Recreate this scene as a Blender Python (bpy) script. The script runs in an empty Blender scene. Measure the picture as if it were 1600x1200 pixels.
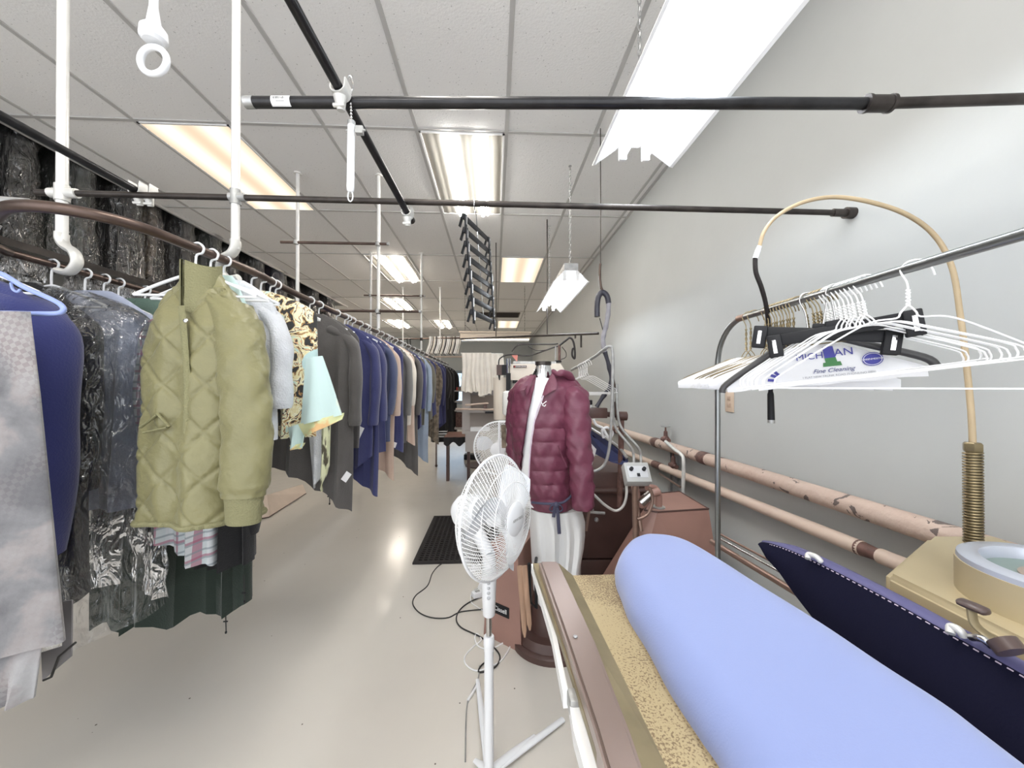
import bpy, bmesh, math, random
from math import sin, cos, pi, tan, atan, radians, sqrt
from mathutils import Vector, Matrix, noise
random.seed(7)
S = bpy.context.scene
C = S.collection
# ---------------------------------------------------------------- camera
CZ = 1.40; YAW = 2.76; PITCH = 0.30; F = 580.0
cd = bpy.data.cameras.new('camera'); cam = bpy.data.objects.new('camera', cd); C.objects.link(cam)
cam.location = (0, 0, CZ); cam.rotation_euler = (radians(90 + PITCH), 0, radians(-YAW))
cd.sensor_width = 36; cd.lens = 36 * F / 1600; cd.clip_start = 0.02; cd.clip_end = 200
S.camera = cam
S.view_settings.view_transform = 'Standard'; S.view_settings.look = 'None'
S.view_settings.gamma = 1; S.view_settings.use_curve_mapping = False
S.view_settings.exposure = 0.95
S.cycles.use_denoising = True
S.cycles.max_bounces = 8; S.cycles.transparent_max_bounces = 24
S.cycles.sample_clamp_indirect = 6
W = bpy.data.worlds.new('world'); S.world = W; W.use_nodes = True
W.node_tree.nodes['Background'].inputs[0].default_value = (0.93, 0.96, 1.0, 1)
W.node_tree.nodes['Background'].inputs[1].default_value = 1.5
FAR_L, NEAR_L, SHOP_L = 8.0, 4.6, 11.0      # emission strengths of the lamps

_fw = Vector((sin(radians(YAW)) * cos(radians(PITCH)), cos(radians(YAW)) * cos(radians(PITCH)), sin(radians(PITCH))))
_rt = Vector((cos(radians(YAW)), -sin(radians(YAW)), 0)); _up = _rt.cross(_fw)
def ray(u, v): return _fw + _rt * ((u - 800) / F) + _up * ((600 - v) / F)
def PA(u, v, d): return Vector((0, 0, CZ)) + ray(u, v) * d
def PZ(u, v, z): r = ray(u, v); return Vector((0, 0, CZ)) + r * ((z - CZ) / r.z)
def PX(u, v, x): r = ray(u, v); return Vector((0, 0, CZ)) + r * (x / r.x)
def PY(u, v, y): r = ray(u, v); return Vector((0, 0, CZ)) + r * (y / r.y)

# ---------------------------------------------------------------- materials
def mat(name, col, rough=.5, metal=0, var=0, vscale=6, bump=0, bscale=40, col2=None, emit=0, spec=.5, coat=0, sheen=0, fac=None, stretch=None):
    m = bpy.data.materials.new(name); m.use_nodes = True; nt = m.node_tree; N = nt.nodes; L = nt.links
    b = N['Principled BSDF']; c = (*col, 1)
    b.inputs['Base Color'].default_value = c; b.inputs['Roughness'].default_value = rough
    b.inputs['Metallic'].default_value = metal; b.inputs['Specular IOR Level'].default_value = spec
    b.inputs['Coat Weight'].default_value = coat; b.inputs['Sheen Weight'].default_value = sheen
    tc = N.new('ShaderNodeTexCoord'); vec = tc.outputs['Object']
    if stretch:
        mp = N.new('ShaderNodeMapping'); mp.inputs['Scale'].default_value = stretch; L.new(vec, mp.inputs[0]); vec = mp.outputs[0]
    if var or col2:
        n = N.new('ShaderNodeTexNoise'); n.inputs['Scale'].default_value = vscale; n.inputs['Detail'].default_value = 5
        L.new(vec, n.inputs['Vector'])
        r = N.new('ShaderNodeValToRGB'); lo, hi = fac or (.35, .65)
        r.color_ramp.elements[0].position = lo; r.color_ramp.elements[1].position = hi
        a2 = col2 or tuple(x * (1 - var) for x in col)
        r.color_ramp.elements[0].color = (*a2, 1); r.color_ramp.elements[1].color = c
        L.new(n.outputs[0], r.inputs[0]); L.new(r.outputs[0], b.inputs['Base Color'])
    if bump:
        n2 = N.new('ShaderNodeTexNoise'); n2.inputs['Scale'].default_value = bscale; n2.inputs['Detail'].default_value = 4
        L.new(vec, n2.inputs['Vector'])
        bp = N.new('ShaderNodeBump'); bp.inputs['Strength'].default_value = bump; bp.inputs['Distance'].default_value = .01
        L.new(n2.outputs[0], bp.inputs['Height']); L.new(bp.outputs[0], b.inputs['Normal'])
    if emit:
        b.inputs['Emission Color'].default_value = c; b.inputs['Emission Strength'].default_value = emit
    return m
def emat(name, col, s):
    m = bpy.data.materials.new(name); m.use_nodes = True; nt = m.node_tree
    nt.nodes.remove(nt.nodes['Principled BSDF']); e = nt.nodes.new('ShaderNodeEmission')
    e.inputs[0].default_value = (*col, 1); e.inputs[1].default_value = s
    nt.links.new(e.outputs[0], nt.nodes['Material Output'].inputs[0]); return m
def plastic_film(name, tint=(.93, .95, .97), alpha=.16, rough=.12):
    m = bpy.data.materials.new(name); m.use_nodes = True; nt = m.node_tree; N = nt.nodes; L = nt.links
    b = N['Principled BSDF']; b.inputs['Base Color'].default_value = (*tint, 1); b.inputs['Roughness'].default_value = rough
    b.inputs['Alpha'].default_value = alpha; b.inputs['Specular IOR Level'].default_value = 1.0
    g = N.new('ShaderNodeBsdfGlossy'); g.inputs['Roughness'].default_value = rough
    t = N.new('ShaderNodeBsdfTransparent'); t.inputs[0].default_value = (*tint, 1)
    fr = N.new('ShaderNodeFresnel'); fr.inputs[0].default_value = 1.9
    mx = N.new('ShaderNodeMixShader'); mx2 = N.new('ShaderNodeMixShader'); mx2.inputs[0].default_value = alpha
    d = N.new('ShaderNodeBsdfDiffuse'); d.inputs[0].default_value = (*tint, 1)
    n = N.new('ShaderNodeTexNoise'); n.inputs['Scale'].default_value = 20; n.inputs['Detail'].default_value = 2
    n.inputs['Distortion'].default_value = 1.5
    bp = N.new('ShaderNodeBump'); bp.inputs['Strength'].default_value = .75; bp.inputs['Distance'].default_value = .05
    tc = N.new('ShaderNodeTexCoord'); mp = N.new('ShaderNodeMapping'); mp.inputs['Scale'].default_value = (1, 1, .45); L.new(tc.outputs['Object'], mp.inputs[0]); L.new(mp.outputs[0], n.inputs['Vector'])
    L.new(n.outputs[0], bp.inputs['Height'])
    for x in (g, fr, d): L.new(bp.outputs[0], x.inputs['Normal'])
    L.new(fr.outputs[0], mx.inputs[0]); L.new(t.outputs[0], mx.inputs[1]); L.new(g.outputs[0], mx.inputs[2])
    L.new(mx.outputs[0], mx2.inputs[1]); L.new(d.outputs[0], mx2.inputs[2])
    L.new(mx2.outputs[0], N['Material Output'].inputs[0]); N.remove(b); return m

M = {}
M['black_pipe'] = mat('black_pipe', (.035, .034, .036), .28, .6, var=.4, vscale=20)
M['dark_pipe'] = mat('dark_pipe', (.06, .05, .045), .4, .6, var=.5, vscale=15)
M['brown_pipe'] = mat('brown_pipe', (.13, .09, .075), .35, .7, var=.4, vscale=9)
M['steel'] = mat('steel', (.62, .61, .6), .25, 1, var=.25, vscale=9)
M['galv'] = mat('galvanised_steel', (.5, .5, .5), .45, .8, var=.25, vscale=30)
M['chrome'] = mat('chrome', (.75, .75, .76), .12, 1)
M['grey_tube'] = mat('grey_tube', (.30, .31, .31), .28, .9, var=.2, vscale=8)
M['white_pole'] = mat('white_pole', (.78, .77, .75), .35, .1, var=.1, vscale=12)
M['white_plastic'] = mat('white_plastic', (.82, .83, .85), .35)
M['clamp'] = mat('clamp_grey', (.45, .45, .44), .4, .4, var=.3, vscale=25)
M['clamp_white'] = mat('clamp_pale', (.72, .71, .68), .4, .2, var=.15, vscale=25)
M['paper'] = mat('paper', (.85, .85, .85), .6)
M['ink'] = mat('ink', (.02, .02, .02), .6)
M['enamel'] = mat('white_enamel', (.85, .85, .85), .3)
M['black'] = mat('black_plastic', (.010, .010, .012), .5, spec=.3)
M['rubber'] = mat('black_rubber', (.022, .018, .018), .75, bump=.3, bscale=120)
M['wire_white'] = mat('white_wire', (.86, .86, .86), .35)

# ---------------------------------------------------------------- mesh building
class MB:
    def __init__(s): s.v = []; s.f = []; s.m = []; s.cur = 0
    def add(s, vs, fs):
        o = len(s.v); s.v += [tuple(x) for x in vs]; s.f += [tuple(i + o for i in f) for f in fs]; s.m += [s.cur] * len(fs); return s
    def box(s, c, d, rot=None, bev=0):
        if bev:
            bm = bmesh.new(); bmesh.ops.create_cube(bm, size=1)
            for v in bm.verts: v.co = Vector((v.co.x * d[0], v.co.y * d[1], v.co.z * d[2]))
            bmesh.ops.bevel(bm, geom=bm.edges[:], offset=bev, segments=2, affect='EDGES', profile=.5)
            R = rot or Matrix.Identity(3); vs = [R @ v.co + Vector(c) for v in bm.verts]
            bm.verts.index_update(); s.add(vs, [[v.index for v in f.verts] for f in bm.faces]); bm.free(); return s
        R = rot or Matrix.Identity(3); h = [x / 2 for x in d]
        vs = [R @ Vector((a * h[0], b * h[1], e * h[2])) + Vector(c) for a in (-1, 1) for b in (-1, 1) for e in (-1, 1)]
        return s.add(vs, [(0, 1, 3, 2), (4, 6, 7, 5), (0, 4, 5, 1), (2, 3, 7, 6), (0, 2, 6, 4), (1, 5, 7, 3)])
    def box2(s, a, b, bev=0):
        c = [(a[i] + b[i]) / 2 for i in range(3)]; return s.box(c, [abs(a[i] - b[i]) for i in range(3)], bev=bev)
    def tube(s, pts, r, n=10, cap=True, closed=False, flat=None):
        pts = [Vector(p) for p in pts]; k = len(pts)
        rs = r if isinstance(r, (list, tuple)) else [r] * k
        T = []
        for i in range(k):
            a = pts[(i - 1) % k] if (i > 0 or closed) else pts[i]; b = pts[(i + 1) % k] if (i < k - 1 or closed) else pts[i]
            t = (b - a); T.append(t.normalized() if t.length > 1e-9 else Vector((0, 0, 1)))
        up = Vector((0, 0, 1)) if abs(T[0].z) < .9 else Vector((0, 1, 0))
        nrm = (up - T[0] * up.dot(T[0])).normalized(); vs = []
        for i in range(k):
            nrm = (nrm - T[i] * nrm.dot(T[i]))
            nrm = nrm.normalized() if nrm.length > 1e-6 else T[i].orthogonal().normalized()
            bn = T[i].cross(nrm)
            for j in range(n):
                a = 2 * pi * j / n
                fx = flat if flat else 1
                vs.append(pts[i] + nrm * (cos(a) * rs[i] * fx) + bn * (sin(a) * rs[i]))
        fs = []
        for i in range(k if closed else k - 1):
            for j in range(n):
                a = i * n + j; b = i * n + (j + 1) % n; c2 = ((i + 1) % k) * n
                fs.append((a, b, c2 + (j + 1) % n, c2 + j))
        if cap and not closed:
            fs.append(tuple(range(n - 1, -1, -1))); fs.append(tuple((k - 1) * n + j for j in range(n)))
        return s.add(vs, fs)
    def lathe(s, prof, c=(0, 0, 0), axis=(0, 0, 1), n=32, cap=True):
        ax = Vector(axis).normalized(); u = ax.orthogonal().normalized(); w = ax.cross(u); c = Vector(c); vs = []
        for r, h in prof:
            for j in range(n):
                a = 2 * pi * j / n; vs.append(c + ax * h + (u * cos(a) + w * sin(a)) * r)
        fs = [(i * n + j, i * n + (j + 1) % n, (i + 1) * n + (j + 1) % n, (i + 1) * n + j) for i in range(len(prof) - 1) for j in range(n)]
        if cap and prof[0][0] > 1e-6: fs.append(tuple(range(n - 1, -1, -1)))
        if cap and prof[-1][0] > 1e-6: fs.append(tuple((len(prof) - 1) * n + j for j in range(n)))
        return s.add(vs, fs)
    def prism(s, poly, vec):
        k = len(poly); vec = Vector(vec); a = [Vector(p) for p in poly]
        vs = a + [p + vec for p in a]
        fs = [tuple(range(k - 1, -1, -1)), tuple(range(k, 2 * k))] + [(i, (i + 1) % k, k + (i + 1) % k, k + i) for i in range(k)]
        return s.add(vs, fs)
    def grid(s, fn, nu, nv, wrap=False):
        vs = [fn(i / nu, j / nv) for j in range(nv + 1) for i in range(nu + (0 if wrap else 1))]
        w = nu if wrap else nu + 1
        fs = [(j * w + i, j * w + (i + 1) % w, (j + 1) * w + (i + 1) % w, (j + 1) * w + i) for j in range(nv) for i in range(nu)]
        return s.add(vs, fs)
    def sphere(s, c, r, n=14, sc=(1, 1, 1)):
        return s.grid(lambda u, v: Vector(c) + Vector((sc[0] * r * sin(pi * v) * cos(2 * pi * u), sc[1] * r * sin(pi * v) * sin(2 * pi * u), sc[2] * r * cos(pi * v))), n, n // 2 + 2, True)
    def data(s, name, mats, smooth=True):
        me = bpy.data.meshes.new(name); me.from_pydata(s.v, [], s.f)
        for m in (mats if isinstance(mats, (list, tuple)) else [mats]): me.materials.append(M[m] if isinstance(m, str) else m)
        if any(s.m): me.polygons.foreach_set('material_index', s.m)
        bm = bmesh.new(); bm.from_mesh(me); bmesh.ops.recalc_face_normals(bm, faces=bm.faces[:])
        if smooth:
            for f in bm.faces: f.smooth = True
            for e in bm.edges:
                if len(e.link_faces) == 2 and e.calc_face_angle(0) > .75: e.smooth = False
        bm.to_mesh(me); bm.free(); me.update(); return me
    def build(s, name, mats, parent=None, smooth=True, label=None):
        o = bpy.data.objects.new(name, s.data(name, mats, smooth)); C.objects.link(o)
        if parent is not None:
            pl = parent_loc(parent); o.data.transform(Matrix.Translation(-pl)); o.parent = parent
        if label: o['label'] = label
        return o
def parent_loc(p):
    v = Vector(p.location)
    if p.parent: v += parent_loc(p.parent)
    return v
def tag(o, label, cat, group=None, kind=None):
    if label: o['label'] = label
    if cat: o['category'] = cat
    if group: o['group'] = group
    if kind: o['kind'] = kind
    return o
def thing(name, label, cat, loc=(0, 0, 0), group=None):
    o = bpy.data.objects.new(name, None); C.objects.link(o); o.location = loc; o.empty_display_size = .05
    return tag(o, label, cat, group)
def struct(mb, name, m, smooth=False):
    o = mb.build(name, m, None, smooth); o['kind'] = 'structure'; return o
def copy_tree(o, loc=None, rz=None, label=None, group=None, parent=None, src_children=None):
    c = o.copy(); C.objects.link(c)
    if parent is not None: c.parent = parent
    for ch in list(o.children): copy_tree(ch, parent=c)
    if loc is not None: c.location = loc
    if rz is not None: c.rotation_euler = (0, 0, rz)
    if label: c['label'] = label
    if group: c['group'] = group
    return c
def catmull(P, n=8, closed=False):
    P = [Vector(p) for p in P]; k = len(P); out = []
    for i in range(k if closed else k - 1):
        if closed: a, b, c, d = P[(i - 1) % k], P[i], P[(i + 1) % k], P[(i + 2) % k]
        else: a, b, c, d = P[max(i - 1, 0)], P[i], P[i + 1], P[min(i + 2, k - 1)]
        for j in range(n):
            t = j / n
            out.append(.5 * ((2 * b) + (c - a) * t + (2 * a - 5 * b + 4 * c - d) * t * t + (3 * b - a - 3 * c + d) * t ** 3))
    if not closed: out.append(P[-1])
    return out
def lerp(a, b, t): return a + (b - a) * t
def sm(a, b, x):
    t = max(0, min(1, (x - a) / (b - a))); return t * t * (3 - 2 * t)
def pw(xs, ys, x):
    if x <= xs[0]: return ys[0]
    for i in range(len(xs) - 1):
        if x <= xs[i + 1]: return ys[i] + (ys[i + 1] - ys[i]) * (x - xs[i]) / (xs[i + 1] - xs[i])
    return ys[-1]
def text(s, name, size, loc, right, up, m, parent=None, depth=.0008, align='CENTER', shear=0, space=1.0):
    cu = bpy.data.curves.new(name, 'FONT'); cu.body = s; cu.size = size; cu.align_x = align; cu.align_y = 'CENTER'
    cu.extrude = depth; cu.shear = shear; cu.space_character = space
    tmp = bpy.data.objects.new('t', cu); C.objects.link(tmp)
    dg = bpy.context.evaluated_depsgraph_get(); me = bpy.data.meshes.new_from_object(tmp.evaluated_get(dg))
    bpy.data.objects.remove(tmp); bpy.data.curves.remove(cu)
    r = Vector(right).normalized(); u = Vector(up).normalized(); n = r.cross(u)
    mtx = Matrix((r, u, n)).transposed().to_4x4(); mtx.translation = Vector(loc)
    me.transform(mtx); me.materials.clear(); me.materials.append(M[m])
    o = bpy.data.objects.new(name, me); C.objects.link(o)
    if parent is not None: me.transform(Matrix.Translation(-parent_loc(parent))); o.parent = parent
    return o
# ================================================================ setting
ZC = CZ + 1.74          # ceiling height
XR = 1.38               # right wall
XB = -3.21              # edge of the tiled ceiling by the conveyor
XL = -5.0; YB = 13.4; Y0 = -2.0
def floor_mat():
    m = mat('floor_vinyl', (.66, .62, .56), .22, var=.07, vscale=1.2, spec=.5, fac=(.3, .7))
    nt = m.node_tree; N = nt.nodes; L = nt.links; b = N['Principled BSDF']; b.inputs['Coat Weight'].default_value = .25; b.inputs['Coat Roughness'].default_value = .12
    tc = N['Texture Coordinate']
    n = N.new('ShaderNodeTexNoise'); n.inputs['Scale'].default_value = 9; n.inputs['Detail'].default_value = 8; L.new(tc.outputs['Object'], n.inputs['Vector'])
    r = N.new('ShaderNodeMapRange'); r.inputs[1].default_value = .3; r.inputs[2].default_value = .7; r.inputs[3].default_value = .20; r.inputs[4].default_value = .26
    L.new(n.outputs[0], r.inputs[0]); L.new(r.outputs[0], b.inputs['Roughness'])
    # specks of dirt
    v = N.new('ShaderNodeTexVoronoi'); v.inputs['Scale'].default_value = 9; L.new(tc.outputs['Object'], v.inputs['Vector'])
    lt = N.new('ShaderNodeMath'); lt.operation = 'LESS_THAN'; lt.inputs[1].default_value = .035; L.new(v.outputs['Distance'], lt.inputs[0])
    mx = N.new('ShaderNodeMix'); mx.data_type = 'RGBA'; L.new(lt.outputs[0], mx.inputs[0])
    old = b.inputs['Base Color'].links[0].from_socket; L.new(old, mx.inputs[6]); mx.inputs[7].default_value = (.14, .12, .1, 1)
    L.new(mx.outputs[2], b.inputs['Base Color']); return m
struct(MB().box2((XL, Y0, -.1), (XR + .15, YB + 6, 0)), 'floor', floor_mat())
def wall_mat(name, col):
    return mat(name, col, .62, var=.06, vscale=1.3, bump=.08, bscale=18, spec=.3)
M['wall'] = wall_mat('painted_wall', (.48, .49, .48))
M['wall2'] = wall_mat('painted_wall_grey', (.33, .34, .33))
struct(MB().box2((XR, Y0, -.1), (XR + .15, YB, ZC + .1)), 'wall_right', 'wall')
struct(MB().box2((XL - .15, Y0, -.1), (XL, YB + 6, 3.05)), 'wall_left', 'wall2')
def tile_mat():
    m = mat('ceiling_tile', (.86, .85, .84), .85, spec=.15)
    nt = m.node_tree; N = nt.nodes; L = nt.links; b = N['Principled BSDF']; tc = N['Texture Coordinate']
    v = N.new('ShaderNodeTexVoronoi'); v.inputs['Scale'].default_value = 38; L.new(tc.outputs['Object'], v.inputs['Vector'])
    r = N.new('ShaderNodeValToRGB'); r.color_ramp.elements[0].position = .07; r.color_ramp.elements[1].position = .13
    r.color_ramp.elements[0].color = (.52, .51, .5, 1); r.color_ramp.elements[1].color = (.86, .85, .84, 1)
    L.new(v.outputs['Distance'], r.inputs[0]); L.new(r.outputs[0], b.inputs['Base Color'])
    n = N.new('ShaderNodeTexNoise'); n.inputs['Scale'].default_value = 90; L.new(tc.outputs['Object'], n.inputs['Vector'])
    bp = N.new('ShaderNodeBump'); bp.inputs['Strength'].default_value = .25; bp.inputs['Distance'].default_value = .01
    L.new(n.outputs[0], bp.inputs['Height']); L.new(bp.outputs[0], b.inputs['Normal']); return m
M['tile'] = tile_mat()
struct(MB().box2((XB, Y0, ZC), (XR, YB, ZC + .06)), 'ceiling', 'tile')
struct(MB().box2((XL, 8.25, ZC), (XB, YB, ZC + .06)).box2((XL, 8.19, ZC - .005), (XB, 8.25, 4.2)), 'ceiling_rear', 'tile')
M['void'] = mat('dark_deck', (.012, .011, .011), .9)
struct(MB().box2((XL - .15, Y0, 4.2), (XB + .05, 8.25, 4.3)).box2((XL - .15, Y0, 3.05), (XL, 8.25, 4.2)).box2((XB - .001, Y0, ZC + .06), (XB + .06, 8.2, 4.2)), 'trim_1', 'void')
# suspended grid
GX = [.084 + .61 * k for k in range(-8, 3)]; GY = [2.53 + 1.22 * k for k in range(-3, 9)]
M['grid'] = mat('grid_bar', (.50, .49, .48), .5)
g = MB()
for x in GX:
    if x > XB: g.box2((x - .012, Y0, ZC - .006), (x + .012, YB, ZC + .001))
    elif x > XL: g.box2((x - .012, 8.25, ZC - .006), (x + .012, YB, ZC + .001))
for y in GY:
    g.box2((XB if y < 8.2 else XL, y - .012, ZC - .0065), (XR, y + .012, ZC + .001))
g.box2((XR - .025, Y0, ZC - .007), (XR, YB, ZC)); g.box2((XB, Y0, ZC - .03), (XB + .025, 8.25, ZC + .06))
struct(g, 'trim_2', 'grid')
# back wall with the shop front opening
b = MB(); wx0, wx1, wz0, wz1 = -2.1, -.9, .75, 1.95
b.box2((XL, YB, 0), (wx0, YB + .15, ZC)).box2((wx1, YB, 0), (XR, YB + .15, ZC)).box2((wx0, YB, wz1), (wx1, YB + .15, ZC)).box2((wx0, YB, 0), (wx1, YB + .15, wz0))
M['wall_back'] = wall_mat('back_wall_paint', (.36, .38, .38))
struct(b, 'wall_back', 'wall_back')
M['frame_blue'] = mat('window_frame_paint', (.16, .2, .24), .5)
wf = struct(MB().box2((wx0, YB - .02, wz1 - .1), (wx1, YB, wz1)).box2((wx0, YB - .02, wz0), (wx1, YB, wz0 + .06)).box2((wx0, YB - .02, wz0), (wx0 + .06, YB, wz1)).box2((wx1 - .06, YB - .02, wz0), (wx1, YB, wz1)).box2((wx0, YB - .02, 1.35), (wx1, YB, 1.39)), 'window_1', 'frame_blue')
M['glass'] = plastic_film('window_glass', (.85, .93, 1.0), .05, .02)
gl = MB().box2((wx0, YB + .05, wz0), (wx1, YB + .06, wz1)).build('pane', 'glass', wf, False)
M['outside'] = emat('bright_street', (.75, .87, 1.0), 1.5)
o = struct(MB().box2((wx0 - 1, YB + .9, wz0 - .4), (wx1 + 1, YB + .95, wz1 + .4)), 'wall_street', 'outside')

# ================================================================ ceiling lights
M['glow_warm'] = emat('warm_diffuser', (1.0, .86, .68), FAR_L * .62)
M['glow_tube'] = emat('lit_tube', (1.0, .97, .92), FAR_L * 2.6); M['glow_far'] = emat('warm_lit_tube', (1.0, .90, .78), FAR_L * 3.0)
M['glow_cool'] = emat('cool_tube', (.86, .93, 1.0), SHOP_L * 1.3)
M['louver'] = mat('troffer_reflector', (.62, .6, .55), .25, .6)
def diffuser_light(cx, y0, label, group):
    t = thing('ceiling_light', label, 'ceiling light', (cx, y0 + .6, ZC), group)
    x0, x1, y1 = cx - .293, cx + .293, y0 + 1.208; z = ZC - .012
    fr = MB()
    for a, b2 in (((x0, y0, z), (x0 + .014, y1, ZC)), ((x1 - .014, y0, z), (x1, y1, ZC)), ((x0, y0, z), (x1, y0 + .014, ZC)), ((x0, y1 - .014, z), (x1, y1, ZC))): fr.box2(a, b2)
    fr.build('frame', 'enamel', t, False)
    m = MB().box2((x0 + .014, y0 + .014, z + .003), (x1 - .014, y1 - .014, z + .006)); m.build('diffuser', 'glow_warm2', t, False)
    return t
def warm_stripes():
    m = emat('warm_diffuser_striped', (1, .86, .68), FAR_L * .62); nt = m.node_tree; N = nt.nodes; L = nt.links
    # two tubes behind the lens make two bright bands along it
    tc = N.new('ShaderNodeTexCoord'); sp = N.new('ShaderNodeSeparateXYZ'); L.new(tc.outputs['Object'], sp.inputs[0])
    w = N.new('ShaderNodeMath'); w.operation = 'MULTIPLY'; w.inputs[1].default_value = 2 * pi / .30; L.new(sp.outputs[0], w.inputs[0])
    c = N.new('ShaderNodeMath'); c.operation = 'COSINE'; L.new(w.outputs[0], c.inputs[0])
    mr = N.new('ShaderNodeMapRange'); mr.inputs[1].default_value = -1; mr.inputs[2].default_value = 1; mr.inputs[3].default_value = .78; mr.inputs[4].default_value = .52; L.new(c.outputs[0], mr.inputs[0])
    cr = N.new('ShaderNodeMapRange'); cr.inputs[1].default_value = -1; cr.inputs[2].default_value = 1; cr.inputs[3].default_value = 1; cr.inputs[4].default_value = 0; L.new(c.outputs[0], cr.inputs[0])
    mx = N.new('ShaderNodeMix'); mx.data_type = 'RGBA'; L.new(cr.outputs[0], mx.inputs[0]); mx.inputs[6].default_value = (1, .78, .56, 1); mx.inputs[7].default_value = (1, .90, .74, 1)
    e = N['Emission']; L.new(mx.outputs[2], e.inputs[0]); L.new(mr.outputs[0], e.inputs[1]); return m
M['glow_warm2'] = warm_stripes()
def open_light(cx, y0, label, group, nt=2):
    t = thing('ceiling_light', label, 'ceiling light', (cx, y0 + .6, ZC), group)
    x0, x1, y1 = cx - .293, cx + .293, y0 + 1.208
    fr = MB()
    for a, b2 in (((x0, y0, ZC - .012), (x0 + .014, y1, ZC)), ((x1 - .014, y0, ZC - .012), (x1, y1, ZC)), ((x0, y0, ZC - .012), (x1, y0 + .014, ZC)), ((x0, y1 - .014, ZC - .012), (x1, y1, ZC))): fr.box2(a, b2)
    fr.build('frame', 'enamel', t, False)
    # ridged reflector pan just below the ceiling
    m = MB(); k = 28
    def fn(u, v):
        x = lerp(x0 + .014, x1 - .014, u); return Vector((x, lerp(y0 + .014, y1 - .014, v), ZC - .004 - .006 * abs(sin(u * pi * 7))))
    m.grid(fn, 56, 1); m.build('reflector', 'louver', t)
    for s in ((-.11, .11) if nt == 2 else (-.14, 0, .14)):
        q = MB().tube([(cx + s, y0 + .03, ZC - .03), (cx + s, y1 - .03, ZC - .03)], .019, 10); q.build('lamp_tube', 'glow_tube' if y0 < 4 else 'glow_far', t)
        q = MB().tube([(cx + s + .045, y0 + .03, ZC - .026), (cx + s + .045, y1 - .03, ZC - .026)], .012, 8); q.build('lamp_tube', 'glow_tube' if y0 < 4 else 'glow_far', t)
    return t
def cell(k): return .084 + .61 * k + .305
G = 'recessed ceiling troffers'
diffuser_light(cell(-4), 2.54, 'nearest warm yellow recessed light panel, behind the white pole', G)
open_light(cell(-1), 2.54, 'open recessed light with bare tubes above the black clip hanger', G)
open_light(cell(-3), 4.98, 'bare tube recessed light in the second row, left of centre', G)
diffuser_light(cell(0), 4.98, 'plain cream square light panel between the clip hanger and the hanging shop light', G)
open_light(cell(-4), 7.42, 'bare tube recessed light in the third row, left side', G)
open_light(cell(-5), 9.86, 'farthest left recessed light just above the hanger hooks', G)
open_light(cell(-3), 9.86, 'farthest recessed light above the bunch of hangers at the back', G)
diffuser_light(cell(0), 9.86, 'farthest plain light panel above the hanging beige strip light', G)
# unseen troffers added on the same grid to brighten the near objects
open_light(cell(-1), .10, 'added bare tube recessed light directly overhead, unseen just above the top of the view', G)
diffuser_light(cell(-4), .10, 'added warm recessed panel overhead on the left, unseen just above the top of the view', G)
open_light(cell(-2), -1.9, 'added bare tube recessed light, unseen behind the viewpoint', G)
v = MB(); t = thing('ceiling_vent', 'dark brown return air vent in the ceiling beyond the clip hanger', 'vent', (0.0, 9.05, ZC))
M['vent'] = mat('vent_brown', (.10, .075, .06), .6)
M['vent_in'] = mat('vent_slats', (.05, .04, .035), .6)
v.box2((-.55, 8.75, ZC - .012), (.62, 9.36, ZC - .002)); v.build('frame', 'vent', t, False)
v = MB()
for i in range(14): v.box2((-.52, 8.79 + i * .04, ZC - .022), (.59, 8.80 + i * .04, ZC - .012))
v.build('slats', 'vent_in', t, False)

# shop lights on chains
def chain(mb, x, y, z0, z1, r=.0022, step=.026):
    n = max(1, int((z1 - z0) / step)); s = (z1 - z0) / n
    for i in range(n):
        z = z0 + (i + .5) * s; h = s * .66; w = .007
        pts = [Vector((0, w * cos(a), h * sin(a))) if i % 2 else Vector((w * cos(a), 0, h * sin(a))) for a in [2 * pi * k / 8 for k in range(8)]]
        mb.tube([Vector((x, y, z)) + p for p in pts], r, 5, closed=True)
M['reflector_w'] = mat('white_reflector', (.88, .88, .88), .3)
def shop_light(x, y0, y1, z, w, label, chains):
    t = thing('hanging_shop_light', label, 'hanging light', (x, (y0 + y1) / 2, z))
    h = MB().box2((x - .055, y0, z), (x + .055, y1, z + .055)); h.build('housing', 'galv', t, False)
    for s in (-1, 1):
        m = MB(); a = Vector((x + s * .045, 0, z + .002)); b2 = Vector((x + s * w / 2, 0, z - .085)); c2 = b2 + Vector((s * .012, 0, -.004))
        pr = [a, b2, c2, c2 + Vector((0, 0, .003)), b2 + Vector((s * .002, 0, .004)), a + Vector((0, 0, .004))]
        m.prism([p + Vector((0, y0, 0)) for p in pr], (0, y1 - y0, 0)); m.build('reflector', 'reflector_w', t, False)
    MB().box2((x - .045, y0, z - .004), (x + .045, y1, z)).box2((x - .007, y0 + .04, z - .03), (x + .007, y1 - .04, z - .004)).build('ballast_cover', 'enamel', t, False)
    for s in (-1, 1):
        MB().tube([(x + s * .05, y0 + .035, z - .045), (x + s * .05, y1 - .035, z - .045)], .017, 12).build('lamp_tube', 'glow_cool', t)
        for yy in (y0 + .018, y1 - .018):
            MB().box((x + s * .05, yy, z - .04), (.034, .022, .07), bev=.006).build('socket', 'enamel', t)
    for yy in chains:
        m = MB(); chain(m, x, yy, z + .055, ZC); m.tube([(x, yy, ZC - .006), (x, yy, ZC)], .012, 8); m.build('chain', 'galv', t)
    return t
shop_light(.60, .36, 1.58, 2.44, .33, 'large bright white two-tube shop light hanging nearest the right wall', [1.50, .5])
shop_light(.60, 2.86, 4.08, 2.30, .26, 'smaller chain-hung two-tube shop light farther along the right wall', [2.90, 4.0])
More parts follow.
